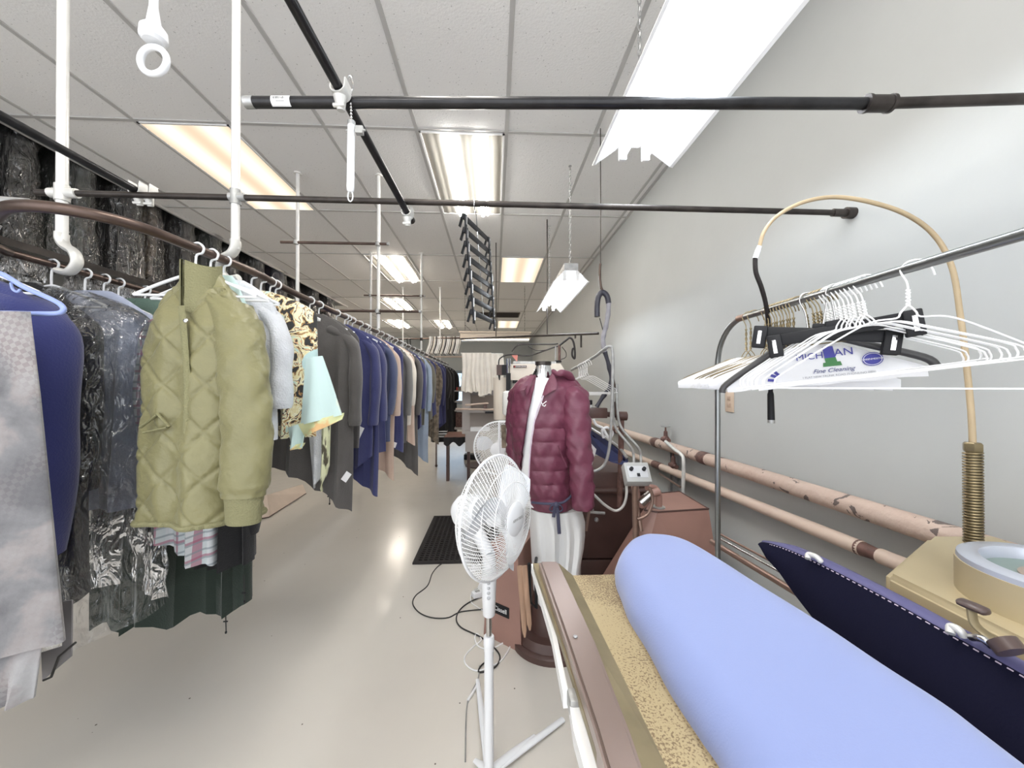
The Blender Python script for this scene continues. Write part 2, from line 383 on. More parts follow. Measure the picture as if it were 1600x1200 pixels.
# bathes the reflectors
t = thing('hanging_strip_light', 'beige strip light hung crosswise on chains at the back', 'hanging light', (0, 6.4, 2.25))
M['beige_enamel'] = mat('beige_enamel', (.62, .53, .43), .4)
MB().box2((-.58, 6.36, 2.21), (.62, 6.48, 2.33)).box2((-.60, 6.34, 2.31), (.64, 6.50, 2.335)).build('housing', 'beige_enamel', t, False)
MB().box2((-.56, 6.37, 2.17), (.60, 6.47, 2.19)).build('reflector', 'reflector_w', t, False)
MB().tube([(-.56, 6.42, 2.20), (.60, 6.42, 2.20)], .018, 10).build('lamp_tube', 'glow_warm', t)
m = MB(); chain(m, -.5, 6.42, 2.335, ZC, .002, .05); chain(m, .53, 6.42, 2.335, ZC, .002, .05)
m.tube([(-.5, 6.42, 2.45), (-.38, 6.42, 2.335)], .003, 6); m.build('chain', 'dark_pipe', t)
# ================================================================ overhead pipes
def pipe(name, a, b, r, m, label, cat='pipe', n=16):
    t = thing(name, label, cat, Vector(a)); MB().tube([a, b], r, n).build('pipe', m, t); return t
ZP = 2.07
# near cross pipe
P0 = PA(384, 160, .93); P1 = PA(1372, 162, .93)
t = thing('overhead_pipe', 'near black crosswise pipe with a barcode label on its left end', 'pipe', P0)
MB().tube([P0, P1], .0135, 20).build('pipe', 'black_pipe', t)
d = (P1 - P0).normalized()
MB().tube([P0 - d * .001, P0 + d * .022], .0142, 20).build('end_collar', 'galv', t)
MB().tube([P1 - d * .03, P1 + d * .03], .019, 20).tube([P1 - d * .034, P1 - d * .026], .021, 20).tube([P1 + d * .026, P1 + d * .034], .021, 20).build('coupling', 'dark_pipe', t)
E1 = Vector((XR, P1.y + (XR - P1.x) * d.y / d.x - .03, P1.z - .008))
MB().tube([P1, E1], .0125, 16).build('threaded_pipe', 'dark_pipe', t)
# paper label wrapped on the pipe
lm = MB(); 
side = d.cross(Vector((0, 0, 1))).normalized()
def wrap(u, v, s0, s1, a0, a1, rr):
    a = lerp(a0, a1, v); return P0 + d * lerp(s0, s1, u) + (-side * 0 + Vector((0, 0, 1)) * sin(a) * rr + side * cos(a) * rr)
lm.grid(lambda u, v: wrap(u, v, .070, .117, -1.3, .7, .0139), 2, 10)
o = lm.build('barcode_label', 'paper', t)
bm_ = MB(); s = .076
for k in range(14):
    w_ = random.choice([.0008, .0014, .002]); bm_.grid(lambda u, v, s=s, w_=w_: wrap(u, v, s, s + w_, -.05, .5, .0141), 1, 5); s += w_ + random.choice([.0009, .0013])
for k in range(5): bm_.grid(lambda u, v, k=k: wrap(u, v, .084 + k * .004, .0865 + k * .004, -.45, -.36, .0141), 1, 2)
bm_.build('barcode', 'ink', o)
# farther cross pipe
Q0 = PY(57, 316, 1.36); Q0.z = ZP; Q1 = Vector((XR - .012, 1.36, 2.065))
t = thing('overhead_pipe', 'long dark crosswise pipe running into the right wall behind the tan hose', 'pipe', Q0)
MB().tube([Q0, Q1], .0105, 18).build('pipe', 'dark_pipe', t)
MB().tube([Q1 - Vector((.07, 0, 0)), Q1 + Vector((.012, 0, 0))], .0145, 16).tube([Q1 - Vector((.02, 0, 0)), Q1 + Vector((.012, 0, 0))], .021, 16).build('end_fitting', 'dark_pipe', t)
# depthwise pipe with clamps
def clamp(mb, c, axis, r, w=.03, drop=.05):
    axis = Vector(axis).normalized()
    mb.tube([Vector(c) - axis * w / 2, Vector(c) + axis * w / 2], r * 1.35, 16)
    mb.box(Vector(c) + Vector((0, 0, -drop * .5)), (r * 2.2, .01, drop)); mb.tube([Vector(c) + Vector((-.02, 0, -drop * .8)), Vector(c) + Vector((.02, 0, -drop * .8))], .005, 8)
A = PA(449, 30, .72); B = Vector((PY(633, 330, 1.38)))
B = PY(636, 334, 1.40); Z2 = ZP + .0
X537 = PY(520, 165, .95)
dA = Vector((-.372, .915, 2.115)); dB = Vector((-.318, 1.395, 2.035)); dd = (dB - dA).normalized()
A0 = dA - dd * .55
t = thing('overhead_pipe', 'black pipe running away from the camera across the two crosswise pipes', 'pipe', A0)
MB().tube([A0, dB + dd * .02], .0115, 18).build('pipe', 'black_pipe', t)
MB().tube([dB + dd * .02, dB + dd * .035], .014, 14).build('end_cap', 'dark_pipe', t)
# saddle hook over the near pipe
def saddle(t, c, dd, r1, r2, matn):
    m = MB(); c = Vector(c); sd = dd.cross(Vector((0, 0, 1))).normalized(); upv = sd.cross(dd).normalized()
    ring = [c + (sd * cos(a) - upv * sin(a)) * (r1 + .004) for a in [pi * k / 10 for k in range(11)]]
    ring = [ring[0] + upv * .02] + ring + [ring[-1] + upv * .03]
    for q in (-.012, -.004, .004, .012): pass
    w = dd * .016
    vs = []
    for p in ring:
        o_ = (p - c).normalized() * .0035
        vs += [p - w, p + w, p + w + o_, p - w + o_]
    k = len(ring); fs = []
    for i in range(k - 1):
        for j in range(4): a = i * 4 + j; b_ = i * 4 + (j + 1) % 4; fs.append((a, b_, b_ + 4, a + 4))
    fs += [(0, 1, 2, 3), (4 * k - 1, 4 * k - 2, 4 * k - 3, 4 * k - 4)]
    m.add(vs, fs)
    m.tube([c - upv * (r1 + .004), c - upv * (r1 + .034) + dd * .01], [.016, .009], 12)
    m.tube([c - upv * (r1 + .028) - sd * .014, c - upv * (r1 + .028) + sd * .014], .005, 8)
    m.build('clamp', matn, t)
saddle(t, dA + dd * .0, dd, .0115, .013, 'clamp_white'); saddle(t, dB - dd * .012, dd, .0115, .0105, 'clamp_white')
# left depthwise pipes
L1 = PY(215, 305, 1.37); L1.z = ZP + .018; L0 = Vector((L1.x - .01, .25, L1.z + .01))
t = thing('overhead_pipe', 'dark pipe running away from the camera at the far upper left', 'pipe', L0)
MB().tube([L0, L1 + Vector((0, .03, 0))], .0125, 16).build('pipe', 'black_pipe', t); dl = (L1 - L0).normalized()
saddle(t, L1, dl, .0125, .0105, 'clamp_white')
saddle(t, L1 + Vector((.032, .005, 0)), dl, .0125, .0105, 'clamp_white')
# ---------------------------------------------------------------- white poles and brackets
ZR = 1.84; X1 = -.95; X2 = -1.60
def pole(x, y, zb, label, r=.0135, foot=False):
    t = thing('ceiling_pole', label, 'pole', (x, y, zb), 'white poles that carry the clothes rail')
    MB().tube([(x, y, zb), (x, y, ZC - .001)], r, 14).build('tube', 'white_pole', t)
    MB().tube([(x, y, ZC - .012), (x, y, ZC - .001)], r * 2.2, 14).build('ceiling_flange', 'white_pole', t)
    return t
def jhook(t, x, y, z0, sx=1):
    # cast hook from the pole foot round the side of the rail
    pts = catmull([(x, y, z0 + .03), (x, y, z0 + .008), (x + .012 * sx, y, z0 - .015), (x + .04 * sx, y, z0 - .035), (x + .05 * sx, y, z0 - .072), (x + .025 * sx, y, z0 - .104), (x - .012 * sx, y, z0 - .10)], 6)
    k = len(pts); m = MB().tube(pts, [lerp(.014, .011, i / k) for i in range(k)], 10, flat=1.6); m.build('hook', 'clamp_white', t)
pa = PY(97, 318, 1.36); pb = PY(368, 318, 1.36)
t = pole(pa.x, 1.36, 1.90, 'thick white pole at the far left in front of the bagged clothes', .0155); jhook(t, pa.x, 1.36, 1.90)
MB().tube([(pa.x - .04, 1.36, ZP), (pa.x + .05, 1.36, ZP)], .016, 14).tube([(pa.x, 1.36, ZP - .028), (pa.x, 1.36, ZP + .028)], .020, 14).build('pipe_clamp', 'clamp_white', t)
t = pole(pb.x, 1.36, 1.885, 'tall white pole crossing the warm light panel, right above the curved rail', .0135); jhook(t, pb.x, 1.36, 1.885, -1)
MB().tube([(pb.x - .02, 1.36, ZP), (pb.x + .035, 1.36, ZP)], .015, 14).tube([(pb.x, 1.36, ZP - .026), (pb.x, 1.36, ZP + .026)], .0175, 14).build('pipe_clamp', 'clamp', t)
for (y, na, nb) in ((3.10, 'second row', 'second row'), (4.90, 'third row', 'third row'), (6.60, 'fourth row', 'fourth row')):
    pole(X2, y, ZR, 'left white pole of the %s, carrying the outer rail' % na, .0135)
    t = pole(X1, y, ZR + .03, 'right white pole of the %s, carrying the clothes rail' % nb, .0135)
    MB().tube([(X1, y, 2.01 - .02), (X1, y, 2.01 + .02)], .018, 12).build('collar', 'dark_pipe', t)
def bar(x0, x1, y, z, label, r=.011, m='brown_pipe'):
    t = thing('cross_bar', label, 'pipe', (x0, y, z)); MB().tube([(x0, y, z), (x1, y, z)], r, 12).build('bar', m, t)
    for xx in (X2, X1):
        if x0 < xx < x1: MB().tube([(xx, y, z - .015), (xx, y, z + .015)], .02, 10).build('clamp', 'clamp', t)
    MB().tube([(x1 - .015, y, z), (x1 + .004, y, z)], r * 1.25, 12).build('end_cap', 'galv', t)
bar(-1.72, -.86, 3.10 - .026, 2.56, 'upper short bar joining the second pair of white poles')
bar(-1.40, -.60, 3.10 - .026, 2.01, 'lower bar on the second right pole, dark on its right half')
bar(-1.68, -.90, 4.90 - .026, 2.57, 'upper short bar joining the third pair of white poles')
# ---------------------------------------------------------------- curved clothes rail (one loop)
YU = 1.30
rail = [(X1, 7.7, ZR), (X1, 5, ZR), (X1, 3, ZR), (-.945, 1.8, ZR), (-.93, 1.5, ZR), (-.955, 1.23, ZR), (-.985, 1.06, ZR), (-1.07, .975, ZR), (-1.18, .965, ZR), (-1.30, 1.03, ZR), (-1.45, 1.12, ZR), (-1.57, 1.22, ZR)]
rp = catmull(rail, 8)
t = thing('clothes_rail', 'brown curved clothes rail looping round and running to the back', 'rail', (X1, 1.5, ZR))
MB().tube(rp, .0145, 16).build('rail', 'brown_pipe', t)
MB().tube([rp[-2], Vector((-1.60, 1.30, ZR))], .0145, 14).tube([(-1.60, 1.3, ZR), (-1.61, 7.7, ZR)], .0125, 14).build('outer_rail', 'brown_pipe', t)
MB().box2((-1.625, 1.0, ZR + .02), (-1.59, 2.05, ZR + .045)).build('rail_cap', 'dark_pipe', t)
MB().tube([(-1.34, .99, ZR + .03), (-1.29, 1.01, ZR + .035), (-1.17, .99, ZR + .02)], .012, 10).build('brace', 'clamp', t)
# far dark cross bar with hangers (drawn in later section)
# ================================================================ things hanging from the pipes
# white suction cup ring at the top left
c = PA(238, 62, .62); t = thing('ring_hook', 'white plastic ring hook hanging near the top left', 'hook', c)
cen = PA(240, 95, .62); rv = _rt; uv = _up
tilt = Vector((0, 0, 1))
MB().tube([cen + (rv * cos(a) * .022 + uv * sin(a) * .0225) for a in [2 * pi * k / 28 for k in range(28)]], .0052, 10, closed=True).build('ring', 'white_plastic', t)
MB().lathe([(.014, 0), (.019, .005), (.018, .02), (.010, .03), (.006, .06), (.005, .5)], PA(240, 66, .62) , (0, 0, 1), 20).build('body', 'white_plastic', t)
# insect/zapper like white tube hanging on a bead chain
t = thing('hanging_tube', 'slim white capped tube hanging by a bead chain from the near pipe clamp', 'tube', PA(547, 200, .92))
a = PA(549, 196, .92); b2 = PA(546, 290, .92); v_ = Vector((0, 0, 1)); top = a; bot = Vector((a.x - .002, a.y, a.z - .150))
MB().tube([top, bot], .0088, 16).build('body', 'white_plastic', t)
MB().tube([bot, bot - v_ * .012, bot - v_ * .016], [.0092, .0085, .005], 14).build('end_cap', 'white_plastic', t)
MB().tube([top, top + v_ * .010], .0092, 14).build('top_cap', 'galv', t)
ring = bot - v_ * .026
MB().tube([ring + Vector((cos(a_) * .006, 0, sin(a_) * .013)) for a_ in [2 * pi * k / 16 for k in range(16)]], .0016, 6, closed=True).build('hook', 'white_plastic', t)
m = MB(); q0 = top + v_ * .01; q1 = Vector((a.x - .003, a.y, 2.155))
for k in range(9): m.sphere(q0.lerp(q1, k / 12 + .02), .0033, 8)
m.tube(catmull([q0.lerp(q1, .7), q0.lerp(q1, 1) + Vector((-.006, 0, 0)), q0.lerp(q1, 1.15) + Vector((.0, 0, 0)), q0.lerp(q1, .9) + Vector((.008, 0, 0)), q0.lerp(q1, .7)], 5), .0012, 6)
m.build('bead_chain', 'chrome', t)
MB().box(top + Vector((.02, .0, -.012)), (.018, .012, .018)).tube([top + Vector((-.012, -.002, -.014)), top + Vector((.035, -.002, -.012))], .0025, 6).build('bracket', 'clamp', t)
# tiered black clip hanger rack
t = thing('tiered_clip_hanger', 'tiered black skirt hanger ladder hanging from the long dark pipe', 'hanger', PY(741, 322, 1.36))
topL = PA(722, 338, 1.30); topR = PA(762, 378, 1.62)
botL = PA(735, 490, 1.30 * 1.0); 
hang = PY(741, 320, 1.36)
n = 8
uL = [PA(lerp(721, 733, k / 7), lerp(338, 472, k / 7), 1.28) for k in range(8)]
off = Vector((.02, .40, .0))
TL = PA(723, 337, 1.28); TR = PA(763, 375, 1.62); BL = PA(736, 487, 1.28); BR = PA(771, 503, 1.62)
def tier(a, b, t):
    d_ = (b - a).normalized(); up_ = Vector((0, 0, 1)); nn = d_.cross(up_).normalized()
    m = MB(); R_ = Matrix((d_, nn, up_)).transposed()
    m.box((a + b) / 2, ((b - a).length, .007, .020), R_, bev=.002); o_ = m.build('bar', 'black', t)
    for e, s in ((a, -1), (b, 1)):
        m = MB(); m.box(e - d_ * s * .012 - up_ * .016 + nn * .007, (.022, .004, .05), R_, bev=.0015); m.box(e - d_ * s * .012 - up_ * .012 - nn * .009, (.02, .004, .046), R_ @ Matrix.Rotation(radians(-16), 3, 'X'), bev=.0015)
        m.build('clip', 'black', o_)
        MB().box(e - d_ * s * .012 - up_ * .014 + nn * .011, (.006, .003, .03), R_).build('spring', 'chrome', o_)
for k in range(8):
    f = k / 7; tier(TL.lerp(BL, f), TR.lerp(BR, f), t)
m = MB(); mid = (TL + TR) / 2; hk = Vector((mid.x, mid.y, hang.z))
hp = PY(741, 318, 1.36)
m.tube(catmull([mid + Vector((0, 0, .01)), mid.lerp(hp, .5) + Vector((0, 0, .02)), hp + Vector((.0, .012, -.03)), hp + Vector((0, .017, 0)), hp + Vector((0, .0, .018)), hp + Vector((0, -.016, .0)), hp + Vector((0, -.014, -.014))], 6), .0018, 8)
for k in range(7):
    a_ = TL.lerp(BL, k / 7).lerp(TR.lerp(BR, k / 7), .5); b_ = TL.lerp(BL, (k + 1) / 7).lerp(TR.lerp(BR, (k + 1) / 7), .5)
    m.tube([a_, b_], .0016, 6)
m.build('hook', 'chrome', t)
# ================================================================ clothes
def cloth(name, col, var=.12, vs=7, bump=.25, bs=160, rough=.9, sheen=.25, **k):
    M[name] = mat(name, col, rough, var=var, vscale=vs, bump=bump, bscale=bs, sheen=sheen, spec=.2, **k)
cloth('navy_terry', (.050, .055, .150)); cloth('navy_dark', (.022, .024, .06)); cloth('blue_terry', (.075, .09, .17))
cloth('charcoal', (.105, .098, .095)); cloth('grey_terry', (.17, .165, .16)); cloth('beige_terry', (.56, .42, .34)); cloth('cream_terry', (.74, .68, .60))
cloth('black_cloth', (.018, .018, .02)); cloth('black_knit', (.03, .028, .03)); cloth('dark_green', (.028, .040, .032)); cloth('olive_grey', (.16, .15, .12))
cloth('pale_blue', (.38, .42, .55)); cloth('white_terry', (.68, .70, .74), var=.15, vs=18, bump=.5); cloth('mid_green', (.10, .16, .13)); cloth('red_cloth', (.42, .06, .05))
cloth('navy_wool', (.038, .045, .16), var=.05); cloth('mottled_brown', (.25, .2, .15), var=.6, vs=25)  # the second is a brown cloth with strong random mottling
cloth('denim', (.10, .13, .19)); cloth('light_denim', (.30, .36, .46))
def floral_mat():
    m = mat('floral_print', (.6, .7, .7), .85, sheen=.2, bump=.2, bscale=150); nt = m.node_tree; N = nt.nodes; L = nt.links; b = N['Principled BSDF']; tc = N['Texture Coordinate']
    n = N.new('ShaderNodeTexNoise'); n.inputs['Scale'].default_value = 21; n.inputs['Detail'].default_value = 7; n.inputs['Distortion'].default_value = .9; L.new(tc.outputs['Object'], n.inputs['Vector'])
    r = N.new('ShaderNodeValToRGB'); r.color_ramp.interpolation = 'CONSTANT'; e = r.color_ramp.elements
    e[0].position = 0; e[0].color = (.03, .03, .03, 1); e[1].position = .42; e[1].color = (.36, .20, .08, 1)
    for p, c in ((.45, (.78, .70, .42, 1)), (.50, (.85, .82, .62, 1)), (.535, (.06, .05, .045, 1)), (.56, (.80, .50, .26, 1)), (.58, (.72, .74, .52, 1)), (.63, (.50, .68, .66, 1))): q = e.new(p); q.color = c
    L.new(n.outputs[0], r.inputs[0])
    n2 = N.new('ShaderNodeTexNoise'); n2.inputs['Scale'].default_value = 3.2; n2.inputs['Detail'].default_value = 1; L.new(tc.outputs['Object'], n2.inputs['Vector'])
    g_ = N.new('ShaderNodeMath'); g_.operation = 'GREATER_THAN'; g_.inputs[1].default_value = .58; L.new(n2.outputs[0], g_.inputs[0])
    mx = N.new('ShaderNodeMix'); mx.data_type = 'RGBA'; L.new(g_.outputs[0], mx.inputs[0]); L.new(r.outputs[0], mx.inputs[6]); mx.inputs[7].default_value = (.52, .70, .70, 1)
    # pale bands with a yellow edge along the hem (below about 0.62 m under the collar)
    L.new(mx.outputs[2], b.inputs['Base Color']); return m
M['floral'] = floral_mat()
M['pale_teal'] = mat('pale_teal_print', (.56, .72, .71), .85, col2=(.80, .80, .62), vscale=9, fac=(.3, .42), sheen=.2)
M['hem_yellow'] = mat('yellow_green_hem', (.66, .68, .38), .85, col2=(.72, .46, .22), vscale=22, fac=(.4, .5))
M['terry_print'] = mat('striped_border_print', (.72, .74, .50), .85, col2=(.10, .09, .06), vscale=26, fac=(.42, .5), stretch=(2.2, 2.2, .6))
def plaid(name, base, lines, sc=26):
    m = mat(name, base, .85, sheen=.1); nt = m.node_tree; N = nt.nodes; L = nt.links; b = N['Principled BSDF']; tc = N['Texture Coordinate']
    sp = N.new('ShaderNodeSeparateXYZ'); L.new(tc.outputs['Object'], sp.inputs[0]); prev = None; col = base
    for ax, s, th, c in lines:
        w = N.new('ShaderNodeMath'); w.operation = 'MULTIPLY'; w.inputs[1].default_value = s; L.new(sp.outputs[ax], w.inputs[0])
        sn = N.new('ShaderNodeMath'); sn.operation = 'SINE'; L.new(w.outputs[0], sn.inputs[0])
        gt = N.new('ShaderNodeMath'); gt.operation = 'GREATER_THAN'; gt.inputs[1].default_value = th; L.new(sn.outputs[0], gt.inputs[0])
        f = N.new('ShaderNodeMath'); f.operation = 'MULTIPLY'; f.inputs[1].default_value = .7; L.new(gt.outputs[0], f.inputs[0])
        mx = N.new('ShaderNodeMix'); mx.data_type = 'RGBA'; L.new(f.outputs[0], mx.inputs[0])
        if prev is None: mx.inputs[6].default_value = (*base, 1)
        else: L.new(prev, mx.inputs[6])
        mx.inputs[7].default_value = (*c, 1); prev = mx.outputs[2]
    L.new(prev, b.inputs['Base Color']); M[name] = m
plaid('plaid_white', (.62, .68, .70), [(0, 190, .3, (.70, .72, .75)), (0, 95, .9, (.4, .12, .2)), (2, 95, .9, (.4, .12, .2)), (2, 190, .75, (.25, .3, .35))])
def houndstooth():
    m = mat('faded_houndstooth', (.42, .39, .39), .9, var=.0, sheen=.3, bump=.3, bscale=60); nt = m.node_tree; N = nt.nodes; L = nt.links; b = N['Principled BSDF']; tc = N['Texture Coordinate']
    ck = N.new('ShaderNodeTexChecker'); ck.inputs['Scale'].default_value = 90; mp = N.new('ShaderNodeMapping'); mp.inputs['Rotation'].default_value = (0, radians(30), 0); L.new(tc.outputs['Object'], mp.inputs[0]); L.new(mp.outputs[0], ck.inputs['Vector'])
    ck.inputs[1].default_value = (.36, .34, .33, 1); ck.inputs[2].default_value = (.22, .18, .19, 1)
    n = N.new('ShaderNodeTexNoise'); n.inputs['Scale'].default_value = 5; n.inputs['Detail'].default_value = 5; n.inputs['Distortion'].default_value = .4; L.new(tc.outputs['Object'], n.inputs['Vector'])
    r = N.new('ShaderNodeValToRGB'); e = r.color_ramp.elements; e[0].position = .36; e[0].color = (.11, .11, .12, 1); e[1].position = .66; e[1].color = (.33, .33, .34, 1)
    q = e.new(.46); q.color = (.18, .18, .19, 1); q = e.new(.52); q.color = (.25, .23, .23, 1); L.new(n.outputs[0], r.inputs[0])
    n2 = N.new('ShaderNodeTexNoise'); n2.inputs['Scale'].default_value = 3.5; L.new(tc.outputs['Object'], n2.inputs['Vector'])
    mr = N.new('ShaderNodeMapRange'); mr.inputs[1].default_value = .45; mr.inputs[2].default_value = .6; mr.inputs[3].default_value = .05; mr.inputs[4].default_value = .55; L.new(n2.outputs[0], mr.inputs[0])
    mx = N.new('ShaderNodeMix'); mx.data_type = 'RGBA'; L.new(mr.outputs[0], mx.inputs[0]); L.new(r.outputs[0], mx.inputs[6]); L.new(ck.outputs[0], mx.inputs[7]); L.new(mx.outputs[2], b.inputs['Base Color'])
    return m
M['houndstooth'] = houndstooth()
M['film'] = plastic_film('clear_garment_film', (.95, .96, .97), .04, .07)
M['film_thick'] = plastic_film('clear_garment_film_layers', (.92, .91, .91), .035, .06)
M['olive'] = mat('olive_nylon', (.215, .20, .098), .36, var=.1, vscale=8, bump=.5, bscale=30, spec=.35, sheen=.1)
M['olive_rib'] = mat('olive_rib', (.22, .21, .11), .85, bump=.5, bscale=200)
M['blue_plastic'] = mat('blue_plastic', (.30, .38, .72), .4)
M['seam'] = mat('dark_zip', (.04, .04, .04), .4)

def gsurf(w, L, thick, neck=.07, slope=.12, flare=1.0, hem=None, folds=5, amp=.02, seed=0, disp=None, nu=64, nv=40, flatdrop=False):
    """closed hanging garment body, x across, collar at z=0, hanging down to -L"""
    rnd = random.Random(seed); ph = [rnd.uniform(0, 6.28) for _ in range(6)]
    def fn(u, v):
        th = 2 * pi * u
        t = v
        s = t * L
        if flatdrop: hw = w / 2 * (1 if t > .03 else .96); 
        else:
            k = min(1, s / slope); hw = neck + (w / 2 - neck) * (sin(k * pi / 2) ** .9)
        hw *= 1 + (flare - 1) * t
        tk = thick / 2 * (.35 + .65 * min(1, s / .18)) * (1 + .35 * t)
        c_, s_ = cos(th), sin(th)
        x = hw * (abs(c_) ** .8) * (1 if c_ >= 0 else -1)
        f = amp * t ** .7 * (sin(folds * 2 * pi * x / w + ph[0] + .9 * t) + .5 * sin(folds * 3.7 * pi * x / w + ph[1]))
        y = tk * s_ * (1 + .25 * sin(5 * th + ph[2]) * t) + f
        x += .25 * amp * t * sin(9 * t + ph[3])
        z = -s
        if hem: z -= hem(x / (w / 2)) * t ** 2.2
        if disp:
            dx, dy = disp(x, z, c_, s_); x += dx; y += dy
        return Vector((x, y, z))
    return fn, nu, nv
def hook_data(r=.0022, mt='wire_white', shoulders=True, w=.4):
    m = MB()
    m.tube(catmull([(0, 0, -.03), (0, 0, .012), (.004, 0, .03), (.020, 0, .036), (.024, 0, .054), (.008, 0, .068), (-.010, 0, .063), (-.017, 0, .050)], 5), r, 7)
    return m
# the hook's plane is turned so that it grips a rail running in depth (local x across the rail)
def shoulder_bar(w, r=.005, drop=.10):
    m = MB(); m.tube(catmull([(-w / 2, 0, -drop), (-w * .3, 0, -drop * .66), (-.03, 0, -.035), (0, 0, -.028), (.03, 0, -.035), (w * .3, 0, -drop * .66), (w / 2, 0, -drop)], 5), r, 8)
    m.tube([(-w / 2, 0, -drop), (w / 2, 0, -drop - .004)], r * .8, 8); return m
def make_hanger(loc, label, group, w=.38, mt='white_plastic', r=.0035, rz=0, rr=.005):
    t = thing('clothes_hanger', label, 'hanger', (0, 0, 0), group)
    hook_data(r).build('hook', mt, t); shoulder_bar(w, rr).build('shoulder_bar', mt, t)
    t.location = loc; t.rotation_euler = (0, 0, rz); return t
HANG = ZR + .0145 - .064        # hanger neck height so that the hook rests on the rail
hanger_proto = make_hanger((X1, 2.0, HANG), 'white plastic hanger whose hook shows on the clothes rail above a terry garment', 'white hangers on the clothes rail'); _used = [False]
def hang(y, x=X1, label=None, group=None, rz=0, z=HANG):
    if not _used[0]:
        _used[0] = True; hanger_proto.location = (x, y, z); h = hanger_proto
    else: h = copy_tree(hanger_proto, (x, y, z))
    if label: h['label'] = label
    if group: h['group'] = group
    elif label and 'group' in h: del h['group']
    h.rotation_euler = (0, 0, rz); return h

def robe(y, label, m, L=1.0, w=.44, thick=.07, x=X1, hem=None, seed=0, sleeve=True, sl=.5, flare=1.0, slope=.13, cat='garment', name='terry_robe', cuffm=None, rz=0, sleeves2=None, group=None, amp=.018, z=None, tags=None, folds=4, slr=.05):
    z0 = (HANG - .02) if z is None else z
    t = thing(name, label, cat, (x, y, z0), group)
    fn, nu, nv = gsurf(w, L, thick, slope=slope, flare=flare, hem=hem, folds=folds, amp=amp, seed=seed)
    o = MB().grid(fn, nu, nv, True); k = len(o.v) - nu - 0
    b = MB(); b.v, b.f, b.m = o.v, o.f, o.m
    b.f.append(tuple(range(nu - 1, -1, -1))); b.m.append(0)
    ob = bpy.data.objects.new('body', b.data('body', m)); C.objects.link(ob); ob.parent = t
    rnd = random.Random(seed + 5)
    if sleeve:
        for s in (1, -1):
            q = (.0 + .02 * s) * 1
            pts = catmull([(s * (w / 2 - .12), q, -.075), (s * (w / 2 - .03), q, -.125), (s * (w / 2 + .008), q, -.21), (s * (w / 2 + .015), q - .01, -.17 - sl * .5), (s * (w / 2 + rnd.uniform(-.02, .02)), q - .01, -.15 - sl)], 6)
            kk = len(pts)
            sm_ = MB().tube(pts, [slr * (.95 + .07 * sin(i * .8 + seed)) if 0 < i < kk - 1 else slr * .85 for i in range(kk)], 14, flat=.62)
            so = bpy.data.objects.new('sleeve', sm_.data('sleeve', cuffm or m)); C.objects.link(so); so.parent = t
    t.rotation_euler = (0, 0, rz); return t
def point_hem(side, d, p=1.6): return lambda q: d * (max(0, min(1.2, (q * side + 1) / 2)) ** p)
# right-hand silhouettes read from the photograph: (edge px, hem px y, material, label)
def ypos(R, xr=-.735): return ray(R, 600).y * (xr / ray(R, 600).x)
rows = [
 (550, 790, 'charcoal', 'charcoal grey terry robe hanging directly behind the floral wrap', 'pt'),
 (561, 700, 'charcoal', 'second charcoal grey robe, between the first grey robe and the navy robes', ''),
 (582, 722, 'navy_terry', 'first navy blue terry robe after the grey robes, with a folded lower edge', 'fl'),
 (592, 766, 'navy_terry', 'navy terry robe whose long pointed corner hangs lowest of the navy ones', 'pt'),
 (601, 706, 'navy_terry', 'third navy terry robe, squeezed behind the one with the longest point', ''),
 (610, 690, 'blue_terry', 'faded blue grey terry robe between navy robes and the first beige robe', ''),
 (617, 742, 'beige_terry', 'first pale beige terry robe along the rail, just before a navy one', 'pt'),
 (630, 700, 'navy_terry', 'navy terry robe directly behind the first beige robe', 'pt'),
 (636, 692, 'grey_terry', 'mid grey terry robe between a navy robe and a cream robe', ''),
 (642, 664, 'cream_terry', 'short cream terry robe in the middle of the rail', ''),
 (648, 690, 'beige_terry', 'tan beige terry robe right behind the short cream one', 'pt'),
 (653, 735, 'charcoal', 'dark grey garment with a pointed hem behind the tan beige robe', 'pt'),
 (659, 672, 'navy_terry', 'navy terry robe with flared lower edge beyond the tan beige robe', 'fl'),
 (664, 664, 'olive_grey', 'olive grey robe midway along the far half of the rail', ''),
 (669, 718, 'light_denim', 'light blue denim trousers hanging below the olive grey robe', 'pt'),
 (675, 655, 'olive_grey', 'second olive grey robe, next to the far navy robes', ''),
 (681, 652, 'navy_terry', 'navy terry robe beside a thin brown grey robe near the far end', 'fl'),
 (686, 690, 'mottled_brown', 'brown mottled garment hanging low near the far end of the rail', 'pt'),
 (691, 662, 'navy_terry', 'dark navy robe with a flat top near the far end of the rail', ''),
 (697, 664, 'navy_terry', 'last navy robe before the black coats', 'fl'),
 (701, 640, 'black_knit', 'brown black knit coat, first of the black coats at the far end', ''),
 (706, 676, 'black_cloth', 'black coat in the middle of the dark coats at the far end', ''),
 (710, 690, 'black_cloth', 'long black coat, last but one on the clothes rail', ''),
 (714, 680, 'black_cloth', 'rounded black coat at the very end of the clothes rail', ''),
]
